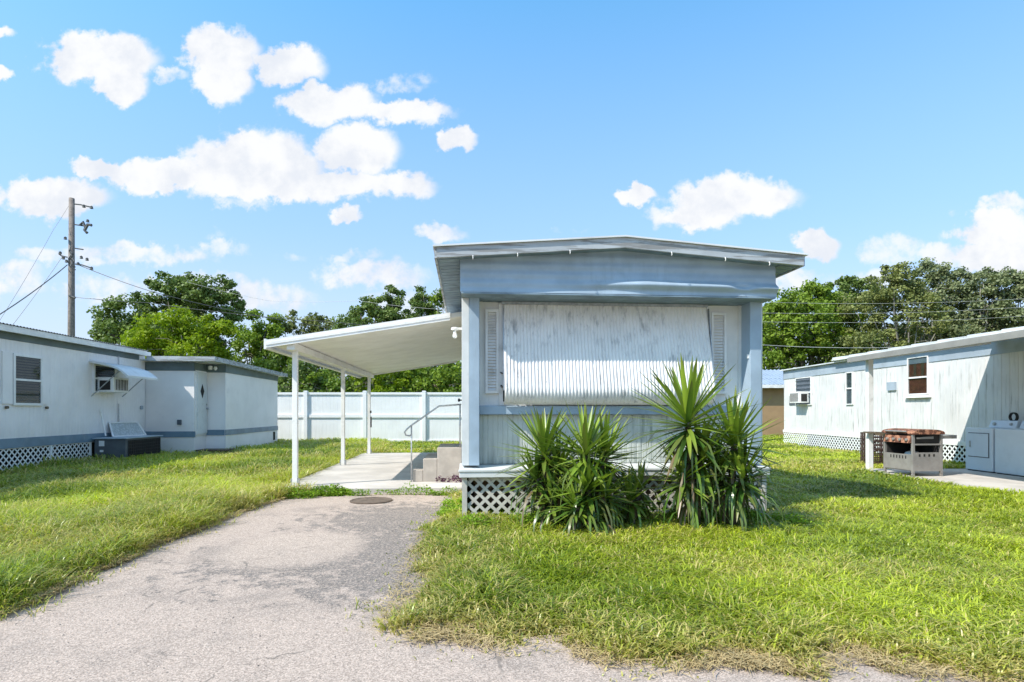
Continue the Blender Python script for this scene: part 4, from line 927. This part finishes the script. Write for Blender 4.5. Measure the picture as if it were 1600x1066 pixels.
tree('tree', 'dark tree with a pointed top seen above the middle of the carport roof', tx(572, 38), 38, [(570, 492, 1.3, 1.1), (545, 502, .8, .7), (590, 480, .8, .8), (570, 530, 2.2, 1.5), (545, 590, 2.3, 1.5), (600, 590, 2.3, 1.5)], Dk, M['bark'], GL, 28, 120, .18, .16, 15)
tree('tree', 'narrow dark conical tree second from the centre home roof', tx(618, 39), 39, [(617, 465, .55, .9), (618, 485, .9, 1.0), (616, 515, 1.4, 1.5), (620, 560, 2.0, 2.0), (640, 600, 2.0, 1.2)], Dk, M['bark'], GL, 34, 130, .16, .14, 16)
tree('tree', 'narrow dark conical tree close to the centre home roof', tx(656, 39), 39, [(652, 462, .5, .8), (668, 470, .6, .8), (658, 490, 1.1, 1.2), (660, 530, 1.8, 1.8), (670, 585, 2.2, 1.8)], Dk, M['bark'], GL, 34, 130, .16, .14, 17)
tree('tree', 'dark tree partly hidden by the left eave of the centre home', tx(700, 38), 38, [(690, 470, .7, .9), (715, 500, 1.6, 2), (700, 580, 2.2, 1.8), (760, 560, 2.5, 2.0)], Md, M['bark'], GL, 30, 120, .17, .15, 18)
for k, (px, py, lab, m_) in enumerate(((455, 600, 'leafy shrub over the fence at the left end, beside the addition', Dk), (530, 602, 'dark shrub over the fence seen between the carport posts', Md), (600, 603, 'bushy shrub over the fence under the middle of the carport roof', Li), (665, 598, 'glossy green shrub over the fence beside the centre home wall', Md), (720, 596, 'green shrub over the fence hidden partly by the centre home', Md))):
    tree('shrub', lab, tx(px, 28), 28, [(px, py, 1.2, 1.2), (px-28, py+10, 1.0, 1.0), (px+30, py+6, 1.1, 1.1), (px, py+35, 1.3, 1.0)], m_, M['bark'], 'shrubs along the back of the fence', 26, 110, .15, .07, 30+k)['category'] = 'shrub'
tree('tree', 'dark tree right against the corner post of the centre home', tx(1200, 44), 44, [(1190, 480, 1.2, 1.4), (1205, 500, 1.5, 1.5), (1195, 540, 2.2, 2.2), (1130, 540, 3, 3)], Dk, M['bark'], GRR, 28, 110, .2, .2, 41)
tree('tree', 'wide rounded bright green tree above the tan shed', tx(1270, 38), 38, [(1270, 462, 1.5, 1.0), (1235, 480, 1.4, 1.1), (1305, 475, 1.6, 1.3), (1220, 515, 1.8, 1.5), (1265, 515, 2.4, 1.8), (1320, 520, 2.2, 2.0), (1225, 560, 2.2, 1.6), (1290, 565, 2.6, 1.8)], Md, M['bark'], GRR, 32, 120, .19, .22, 42)
tree('tree', 'green tree with a dark pointed top behind the bright rounded tree', tx(1325, 45), 45, [(1325, 452, 1.6, .9), (1290, 458, 1.1, .7), (1350, 460, 1.5, 1.2), (1330, 490, 2.6, 1.8)], Dk, M['bark'], GRR, 28, 110, .2, .22, 43)
tree('tree', 'tall sparse olive tree with pale trunks above the right home roof', tx(1410, 36), 36, [(1393, 430, .8, .9), (1375, 450, 1.1, .9), (1405, 465, 1.5, 1.2), (1360, 490, 1.6, 1.4), (1425, 500, 1.8, 1.3), (1390, 530, 1.8, 1.0), (1350, 550, 2.0, 1.4)], Ol, M['bark_l'], GRR, 38, 110, .16, .15, 44, gap=.05)
tree('tree', 'tallest airy grey green tree right of the olive tree', tx(1450, 38), 38, [(1462, 422, 1.0, .8), (1445, 440, 1.2, .9), (1485, 432, .9, .6), (1505, 430, .9, .5), (1465, 465, 1.9, 1.2), (1500, 480, 1.8, 1.3), (1470, 515, 2.4, 1.2)], Gy, M['bark_l'], GRR, 38, 105, .16, .18, 45, gap=.05)
tree('tree', 'airy grey green tree second from the right edge of the view', tx(1545, 37), 37, [(1552, 432, .9, .7), (1530, 450, 1.2, .9), (1565, 455, 1.4, 1.1), (1540, 485, 1.9, 1.4), (1520, 515, 2.0, 1.2), (1560, 525, 2.2, 1.3)], Gy, M['bark_l'], GRR, 38, 105, .16, .16, 46, gap=.05)
tree('tree', 'grey green tree at the right edge of the view', tx(1610, 36), 36, [(1598, 445, 1.1, 1.0), (1620, 440, 1.3, 1.1), (1590, 480, 1.7, 1.4), (1640, 480, 2.0, 1.5), (1600, 515, 2.4, 1.5)], Gy, M['bark_l'], GRR, 38, 105, .16, .16, 47)
tree('tree', 'dark bushy tree low behind the roof of the right home', tx(1440, 42), 42, [(1380, 560, 3, 2), (1430, 545, 3, 2), (1490, 540, 3, 2), (1550, 540, 3, 2.2), (1610, 540, 3, 2.2), (1335, 565, 2.5, 1.8)], Dk, M['bark'], GRR, 22, 100, .2, .2, 48)

# ------------------------------------------------------------------ yuccas
def yucca(label, heads, base, seed, skirt=0, nleaf=90):
    """heads: (x, y, z, leaf length, spread, n)"""
    r_ = np.random.default_rng(seed)
    t_ = thing('yucca', (base[0], base[1], 0), label, 'yucca', 'yuccas in front of the centre home')
    st = MB(); VV = []; QQ = []; RN = []; DR = []; nv = 0
    for (hx_, hy_, hz, ln, n_, tilt) in heads:
        st.tube([(base[0], base[1], 0), (base[0]*.5+hx_*.5, base[1]*.5+hy_*.5, hz*.45), (hx_, hy_, hz)], [.06, .045, .03], 8)
        n_ = int(n_*1.0)
        for k in range(n_):
            f = k/n_                                   # 0 = youngest, upright
            el = math.radians((76-128*f if f < .86 else -30-(f-.86)*260)+r_.normal()*9); az = k*2.39996+r_.normal()*.3
            L_ = ln*(.78+.28*math.sin(math.pi*min(1, f*1.0+.12)))*r_.uniform(.85, 1.12); wd_ = .068*r_.uniform(.8, 1.15)*(ln/.6)**.4
            dv = np.array([math.cos(el)*math.cos(az), math.cos(el)*math.sin(az), math.sin(el)])+np.array([tilt, 0, 0])*.5; dv /= np.linalg.norm(dv)
            side = np.cross(dv, [0, 0, 1.0]); 
            if np.linalg.norm(side) < .1: side = np.array([math.sin(az), -math.cos(az), 0])
            side /= np.linalg.norm(side)
            p = np.array([hx_, hy_, hz-.13*f*ln/.6])+dv*.02; S = 7; dr_ = (.006+.016*f+.25*max(0, f-.86))*r_.uniform(.5, 1.5)
            if r_.uniform() < .12 and f > .2: dr_ *= 4
            cur = dv.copy(); rows = []
            for s in range(S+1):
                t = s/S; wv = wd_*(.55+.9*t-1.45*t*t if t < .9 else 1e-3) if s < S else .0008
                wv = wd_*max(.02, min(1, .55+1.6*t))*max(0.02, (1-t)**.55)
                nr = np.cross(side, cur)
                rows.append((p-side*wv*.5+nr*wv*.18, p.copy(), p+side*wv*.5+nr*wv*.18))
                p = p+cur*L_/S; cur = cur+np.array([0, 0, -dr_]); cur /= np.linalg.norm(cur)
            for row in rows:
                for q in row: VV.append(q); 
            lf = np.clip(.62-.5*f+r_.normal()*.22, 0, 1); dry = 1.0 if (f > .93 and r_.uniform() < .5) else (max(0, r_.normal()*.12) if f < .8 else .35*r_.uniform())
            RN += [lf]*(3*(S+1)); DR += [dry+(.0 if s < S-1 else .35) for s in range(S+1) for _ in range(3)]
            for s in range(S):
                for c in range(2): a0 = nv+s*3+c; QQ.append((a0, a0+1, a0+4, a0+3))
            nv += 3*(S+1)
    obj('stalk', st, M['stalk'], t_, smooth=True)
    np_mesh('leaves', np.array(VV), None, np.array(QQ), M['yucca'], {'rnd': RN, 'dry': DR}, parent=t_)
    # hanging skirt of old leaves
    if skirt:
        VV = []; QQ = []; RN = []; DR = []; nv = 0
        for k in range(skirt):
            h_ = heads[k % len(heads)]; az = r_.uniform(0, 2*math.pi); zz = h_[2]*r_.uniform(.35, .95); L_ = min(zz*1.05, r_.uniform(.3, .5)); ot = r_.uniform(.15, .48)
            f_ = zz/h_[2]; cx_ = base[0]*(1-f_)+h_[0]*f_; cy_ = base[1]*(1-f_)+h_[1]*f_
            sd = np.array([-math.sin(az), math.cos(az), 0]); S = 4
            for s in range(S+1):
                t = s/S; rad = .03+ot*math.sin(t*1.6); p = np.array([cx_+math.cos(az)*rad, cy_+math.sin(az)*rad, max(.01, zz+.06*math.sin(t*3.1)-L_*t*t*.98)]); wv = .036*(1-t)**.5+.002
                VV += [p-sd*wv/2, p+sd*wv/2]
            dd = r_.choice([0, .1, .25, .5, 1], p=[.44, .26, .14, .08, .08]); RN += [r_.uniform(0, .28)]*(2*(S+1)); DR += [dd]*(2*(S+1))  # skirt leaf tones kept low, painting the shade under the heads
            for s in range(S): a0 = nv+2*s; QQ.append((a0, a0+1, a0+3, a0+2))
            nv += 2*(S+1)
        np_mesh('dead_leaves', np.array(VV), None, np.array(QQ), M['yucca'], {'rnd': RN, 'dry': DR}, parent=t_)
    return t_
def hd(px, py, y, ln, n_, tilt=0): p = P(px, py, y); return (p[0], y, p[2], ln, n_, tilt)
yucca('bushy yucca at the left end of the yucca row, by the lattice', [hd(850, 706, 6.25, .56, 85, -.1), hd(872, 735, 6.3, .5, 50, 0), hd(838, 748, 6.2, .42, 40, -.3), hd(862, 780, 6.1, .38, 45, -.1)], (.42, 6.3), 1, 50)
yucca('dense low yucca second from the left with leaves fanning to the ground', [hd(915, 705, 5.95, .56, 85, 0), hd(918, 762, 5.85, .48, 80, 0), hd(945, 712, 6.15, .50, 60, .2), hd(900, 790, 5.75, .36, 50, -.2), hd(945, 775, 5.85, .36, 45, .3)], (.80, 5.95), 2, 70)
yucca('tallest yucca with a big star shaped head in front of the awning', [hd(1075, 655, 5.95, .70, 95, 0), hd(1095, 715, 6.05, .55, 60, 0), hd(1068, 745, 5.95, .45, 50, -.2)], (1.95, 6.08), 3, 90)
yucca('yucca at the right end of the row leaning past the corner post', [hd(1147, 690, 6.05, .58, 80, .15), hd(1120, 735, 6.2, .5, 50, 0), hd(1160, 745, 5.95, .50, 55, .25)], (2.33, 6.12), 4, 80)
yucca('small low yucca sheltered between the two groups of large yuccas', [hd(985, 780, 6.15, .38, 50, 0), hd(1000, 762, 6.3, .34, 30, .2)], (1.28, 6.2), 5, 10)

# ------------------------------------------------------------------ grass and weeds
def vnoise(x, y, s, seed=0):
    x = x*s+seed*17.3; y = y*s+seed*9.1; xi = np.floor(x).astype(int); yi = np.floor(y).astype(int); fx = x-xi; fy = y-yi
    fx = fx*fx*(3-2*fx); fy = fy*fy*(3-2*fy)
    h = lambda a, b: np.modf(np.abs(np.sin(a*127.1+b*311.7+seed*3.3)*43758.5453))[0]
    return (h(xi, yi)*(1-fx)+h(xi+1, yi)*fx)*(1-fy)+(h(xi, yi+1)*(1-fx)+h(xi+1, yi+1)*fx)*fy
def inpoly(x, y, poly):
    c = np.zeros(len(x), bool); n_ = len(poly)
    for i in range(n_):
        x0, y0 = poly[i]; x1, y1 = poly[(i+1) % n_]
        if y0 == y1: continue
        k = ((y0 > y) != (y1 > y)) & (x < (x1-x0)*(y-y0)/(y1-y0)+x0); c ^= k
    return c
def edist(x, y, line):
    d = np.full(len(x), 1e9)
    for (a, b) in zip(line, line[1:]):
        ax, ay_ = a; bx_, by_ = b; dx, dy = bx_-ax, by_-ay_; t = np.clip(((x-ax)*dx+(y-ay_)*dy)/(dx*dx+dy*dy), 0, 1)
        d = np.minimum(d, np.hypot(x-ax-t*dx, y-ay_-t*dy))
    return d
m2 = lambda q: [MF((a, b, 0))[:2] for a, b in q]
BLOCK = [m2(PAT), RS, m2([(xl, 6.75), (xr, 6.75), (xr, 18.6), (xl, 18.6)]), m2([(-12.5, 3), (XW-.1, 3), (XW-.1, 16.6), (-12.5, 16.6)]),
         m2([(-12, 16.6), (-7.1, 16.6), (-7.1, 22), (-12, 22)]), [(RW+.05, 3), (14.2, 3), (14.2, dE), (RW+.05, dE)]]
ROADP = rp; DRVP = dp
EDGE = Lp+Rp; FRONT = [Rp[-1]]+Fp[1:]+[(5, 2.72), (60, 2.5)]; LEDGE = [(-60, 2.6), (-12, 3.0), (Lp[0][0]-2, 3.30), Lp[0]]
def scatter(d0, d1, dens, seed):
    r_ = np.random.default_rng(seed); area = 1.40*(d1*d1-d0*d0); n_ = int(area*dens)
    d = np.sqrt(r_.uniform(d0*d0, d1*d1, n_)); u_ = r_.uniform(-1.50, 1.30, n_); x = u_*d; y = d
    off1 = (vnoise(x, y, 3.2, 1)-.5)*.26+(vnoise(x, y, 11, 2)-.5)*.20+.04
    ed = np.minimum(np.minimum(edist(x, y, EDGE), edist(x, y, FRONT)), edist(x, y, LEDGE))
    ins = inpoly(x, y, ROADP) | inpoly(x, y, DRVP); sd = np.where(ins, -ed, ed)+off1     # signed distance into the lawn
    keep = (sd > 0) & (r_.uniform(size=n_) < np.clip(.22+sd*5.5, 0, 1))
    # sparse creeping runners on the paving edge
    keep |= (sd > -.22) & (sd <= 0) & (r_.uniform(size=n_) < .16*vnoise(x, y, 9, 41)**2)
    for b in BLOCK: keep &= ~inpoly(x, y, b)
    keep &= r_.uniform(size=n_) < .55+.75*vnoise(x, y, 5.0, 5)
    return x[keep], y[keep], sd[keep], r_
def make_blades(x, y, sd, r_, wscale, seed):
    n_ = len(x); left = x < -.35*y*.6-.2
    big = vnoise(x, y, 1.1, 8); med = vnoise(x, y, 4.0, 9)
    h = np.where(left, .13+.10*big+.05*med, .065+.055*big+.05*med)*r_.uniform(.55, 1.25, n_)
    h *= np.clip(.30+sd*2.2, .25, 1)*np.where(sd < .08, .75, 1); h *= np.where(y > 9, 1.0, 1)
    dryn = np.clip(1.05-sd*3.2, 0, 1)*.75+np.clip((vnoise(x, y, .9, 11)-.55)*1.6, 0, .5)+np.clip((vnoise(x, y, .55, 21)-.5)*1.2, 0, .35)
    fr = edist(x, y, FRONT); dryn = np.clip(dryn+np.clip(.75-fr*.9, 0, .6), 0, 1)
    dryn = np.clip(dryn+np.where(left, np.clip((vnoise(x, y, 1.6, 52)-.45)*1.1, 0, .4), 0)+np.clip(.45-fr*1.8, 0, .45), 0, 1.2)
    dry = np.where(r_.uniform(size=n_) < dryn*.66+.05, r_.uniform(.35, 1, n_), r_.uniform(0, .22, n_)*(.4+dryn))
    wd_ = np.where(left, .0066, .0088)*wscale*r_.uniform(.7, 1.35, n_)
    az = r_.uniform(0, 2*np.pi, n_)+vnoise(x, y, 2, 14)*2; lean = h*r_.uniform(.3, 2.0, n_)
    cx_, cy_ = np.cos(az), np.sin(az); tw = r_.uniform(-.6, .6, n_); px_, py_ = -np.sin(az+tw), np.cos(az+tw)
    b = np.stack([x, y, np.zeros(n_)], 1); D = np.stack([cx_, cy_, np.zeros(n_)], 1); S = np.stack([px_, py_, np.zeros(n_)], 1)*wd_[:, None]
    up_ = np.array([0, 0, 1.0])
    m1 = b+D*(lean*.18)[:, None]+up_*(h*.5)[:, None]; m2_ = b+D*(lean*.55)[:, None]+up_*(h*.88)[:, None]; tp = b+D*lean[:, None]+up_*(h*r_.uniform(.7, 1.05, n_))[:, None]
    V_ = np.stack([b-S*.4, b+S*.4, m1-S*.5, m1+S*.5, m2_-S*.38, m2_+S*.38, tp], 1).reshape(-1, 3)
    i0 = (np.arange(n_)*7)[:, None]
    Q = np.concatenate([i0+np.array([0, 1, 3, 2]), i0+np.array([2, 3, 5, 4])]); T = i0+np.array([4, 5, 6])
    lush = np.clip(vnoise(x, y, .8, 31)*.9+r_.uniform(-.25, .45, n_), 0, 1)
    return V_, Q, T, np.repeat(lush, 7), np.repeat(dry, 7)
Vs, Qs, Ts, R1, R2, o_ = [], [], [], [], [], 0
for (a, b, dens, wsc) in ((2.6, 4.6, 6500, 1.0), (4.6, 6.8, 4600, 1.15), (6.8, 10, 2600, 1.5), (10, 15, 1050, 2.2), (15, 23, 420, 3.3), (23, 40, 90, 6)):
    x, y, sd, r_ = scatter(a, b, dens, int(a*10)); V_, Q, T, q1, q2 = make_blades(x, y, sd, r_, wsc, 1)
    Vs.append(V_); Qs.append(Q+o_); Ts.append(T+o_); R1.append(q1); R2.append(q2); o_ += len(V_)
gb = np_mesh('grass', np.vstack(Vs), np.vstack(Ts), np.vstack(Qs), M['grass'], {'rnd': np.concatenate(R1), 'dry': np.concatenate(R2)})
tag(gb, 'overgrown yellow green lawn grass around the homes and driveway', 'grass', kind='stuff')
print('blades', o_//7)
def weeds(name, label, spots, m_, leaf, seed, h=.16):
    r_ = np.random.default_rng(seed); P_ = []; 
    for (cx_, cy_, rx, ry, n_) in spots:
        a = r_.uniform(0, 2*np.pi, n_); q = np.sqrt(r_.uniform(0, 1, n_)); x = cx_+rx*q*np.cos(a); y = cy_+ry*q*np.sin(a)
        P_.append(np.stack([x, y, r_.uniform(.01, 1, n_)**.8*h*(.4+.9*vnoise(x, y, 6, 3))*(1.1-q*.6)], 1))
    p = np.vstack(P_); N = len(p)
    nr = r_.normal(size=(N, 3))*.55+np.array([0, -.1, .9]); nr /= np.linalg.norm(nr, axis=1)[:, None]
    tv = np.cross(nr, r_.normal(size=(N, 3))); tv /= np.linalg.norm(tv, axis=1)[:, None]; bb = np.cross(nr, tv); s = leaf*r_.uniform(.6, 1.3, N)[:, None]
    V_ = np.stack([p-tv*s*.5, p-tv*s*.1-bb*s*.28, p+tv*s*.5, p-tv*s*.1+bb*s*.28], 1).reshape(-1, 3); V_[:, 2] = np.maximum(V_[:, 2], .006)
    o = np_mesh(name, V_, None, np.arange(N*4).reshape(-1, 4), m_, {'rnd': np.repeat(r_.uniform(0, 1, N), 4), 'dry': np.repeat(np.where(r_.uniform(size=N) < .08, .7, 0), 4)})
    return tag(o, label, 'weeds', kind='stuff')
sp = []
for (px, py, rx, ry, n_) in ((500, 776, .36, .07, 1800), (530, 774, .2, .06, 1000), (560, 775.5, .2, .04, 300), (455, 779, .4, .12, 1200), (640, 774, .55, .035, 700), (690, 775, .25, .05, 400), (735, 790, .22, .22, 2200), (720, 806, .3, .2, 1500), (700, 800, .1, .2, 400)):
    x, y = G(px, py); sp.append((x, y, rx, ry, n_))
for k in range(26):
    x, y = G(760+17*k+random.uniform(-8, 8), 815+random.uniform(-10, 16)); sp.append((x, y, .28, .18, 900))
for k in range(22):
    x, y = G(835+20*k+random.uniform(-8, 8), 822+random.uniform(-8, 14)); sp.append((x, y, .25, .16, 1100))
weeds('weeds', 'bright green broad leaved weeds at the foot of the yuccas and patio edge', sp, M['weed'], .034, 5, .20)
x, y = MF((-.42, 9.70, 0))[:2]; wz = weeds('purple_plant', 'small purple leaved plant at the foot of the concrete steps', [(x+.2, y, .22, .05, 160), (x-.02, y, .08, .04, 50)], M['purple'], .045, 6, .12)
wz.location.z = .10; wz['category'] = 'plant'; del wz['kind']
n_ = 11000; r_ = np.random.default_rng(91)
ln_ = FRONT[:-2]; seg = r_.integers(0, len(ln_)-1, n_); tt = r_.uniform(0, 1, n_); LA = np.array(ln_)
q0 = LA[seg]*(1-tt)[:, None]+LA[seg+1]*tt[:, None]; wgt = .18+.5*vnoise(q0[:, 0], q0[:, 1], 2.2, 61)
kp = r_.uniform(size=n_) < np.clip(vnoise(q0[:, 0], q0[:, 1], 3.5, 71)*1.6-.3, .05, 1); q0 = q0[kp]; wgt = wgt[kp]; n_ = len(q0)
q0 = q0+r_.normal(size=(n_, 2))*.02; q0[:, 1] += r_.uniform(-.13, .36, n_)*wgt*1.7
e_ = np.array([G(*p) for p in ((612, 985), (640, 930), (655, 860), (690, 812))]); sg = r_.integers(0, 3, 1500); t2 = r_.uniform(0, 1, 1500)
q1_ = e_[sg]*(1-t2)[:, None]+e_[sg+1]*t2[:, None]; q1_[:, 0] += r_.uniform(-.12, .25, 1500)
l_ = np.array(Lp); sg = r_.integers(0, len(l_)-1, 3500); t2 = r_.uniform(0, 1, 3500); q2_ = l_[sg]*(1-t2)[:, None]+l_[sg+1]*t2[:, None]; q2_[:, 1] -= r_.uniform(-.25, .10, 3500)
q0 = np.vstack([q0, q1_, q2_]); n_ = len(q0); az = r_.uniform(0, 2*np.pi, n_); L_ = r_.uniform(.03, .11, n_); z_ = r_.uniform(.009, .035, n_)
D = np.stack([np.cos(az), np.sin(az), r_.uniform(-.1, .25, n_)], 1); S_ = np.stack([-np.sin(az), np.cos(az), r_.uniform(-.5, .5, n_)], 1)*r_.uniform(.0012, .003, n_)[:, None]
b_ = np.stack([q0[:, 0], q0[:, 1], z_], 1); mdl = b_+D*(L_*.5)[:, None]+np.array([0, 0, .008]); e2 = b_+D*L_[:, None]+np.stack([-np.sin(az), np.cos(az), np.zeros(n_)], 1)*(L_*r_.uniform(-.3, .3, n_))[:, None]
V_ = np.stack([b_-S_, b_+S_, mdl+S_, mdl-S_, e2], 1).reshape(-1, 3); V_[:, 2] = np.maximum(V_[:, 2], .0075); i0 = (np.arange(n_)*5)[:, None]
th_ = np_mesh('dry_thatch', V_, i0+np.array([3, 2, 4]), i0+np.array([0, 1, 2, 3]), leafmat('straw', (.12, .11, .02), (.20, .16, .04), (.50, .38, .20), trans=.15), {'rnd': np.repeat(r_.uniform(0, 1, n_), 5), 'dry': np.repeat(r_.uniform(.7, 1, n_), 5)})
tag(th_, 'straw coloured dry runners lying flat along the edge of the paving', 'dry grass', kind='stuff')
# tall wispy weeds along the left home
x = []; 
r_ = np.random.default_rng(77); n_ = 1500; yy = r_.uniform(9.5, 16.4, n_); xx = XW+.08+np.abs(r_.normal(size=n_))*.35
pts_ = np.array([MF((a, b, 0))[:2] for a, b in zip(xx, yy)])
V_, Q, T, q1, q2 = make_blades(pts_[:, 0], pts_[:, 1], np.full(n_, 2.0), r_, 3.0, 2)
V_[:, 2] *= 1.35
tg = np_mesh('tall_grass', V_, T, Q, M['grass'], {'rnd': q1*.6, 'dry': q2}); tag(tg, 'tall shaded grass along the lattice skirt of the left home', 'grass', kind='stuff')
# cover and rocks on the drive
x, y = G(580, 781.5, .02); mb = MB(); mb.lathe((x, y, .009), [(.30, 0), (.30, .012), (.27, .018), (.26, .012), (.05, .014), (.03, .02)], 36)
tag(obj('drain_cover', mb, M['cover']), 'round rusty brown cover lying in the driveway before the patio', 'cover')
def rock(px, py, s, seed, label):
    r_ = random.Random(seed); x, y = G(px, py, .05); mb = MB()
    mb.lathe((x, y, 0), [(s*.7, 0), (s, s*.3), (s*.9, s*.7), (s*.5, s*1.05), (.01, s*1.1)], 9)
    mb.V = [(a+r_.uniform(-.2, .2)*s, b+r_.uniform(-.2, .2)*s, max(0, c+r_.uniform(-.12, .12)*s)) for a, b, c in mb.V]
    tag(obj('rock', mb, M['rock']), label, 'rock', 'white rocks by the lattice')
rock(747, 806, .085, 1, 'white rock in the weeds, nearer the lattice corner post'); rock(768, 815, .09, 2, 'white rock in the weeds, nearer the first yucca')

r_ = np.random.default_rng(123); n_ = 900
sx = r_.uniform(-3.6, 4.5, n_); sy = 2.75+np.abs(r_.normal(size=n_))*1.9
ok = (inpoly(sx, sy, rp) | inpoly(sx, sy, dp)) & (sy > 2.4); sx, sy = sx[ok], sy[ok]; n_ = len(sx)
oc = np.array([(1, 0, 0), (0, 1, 0), (-1, 0, 0), (0, -1, 0), (0, 0, 1), (.5, .5, .75)], float); ss = r_.uniform(.0025, .0075, n_)
V_ = (oc[None]*(1+r_.uniform(-.3, .3, (n_, 6, 3)))*ss[:, None, None]*np.array([1, 1, .8])+np.stack([sx, sy, np.full(n_, .006)], 1)[:, None]).reshape(-1, 3)
i0 = (np.arange(n_)*6)[:, None]; T = np.concatenate([i0+np.array(q) for q in ((0, 5, 4), (0, 1, 5), (1, 4, 5), (1, 2, 4), (2, 3, 4), (3, 0, 4))])
st_ = np_mesh('gravel', V_, T, np.zeros((0, 4), int), leafmat('stone', (.10, .09, .08), (.42, .36, .31), trans=0, rough=.9), {'rnd': np.repeat(r_.uniform(0, 1, n_), 6)})
tag(st_, 'small loose stones scattered over the road and driveway', 'gravel', kind='stuff')
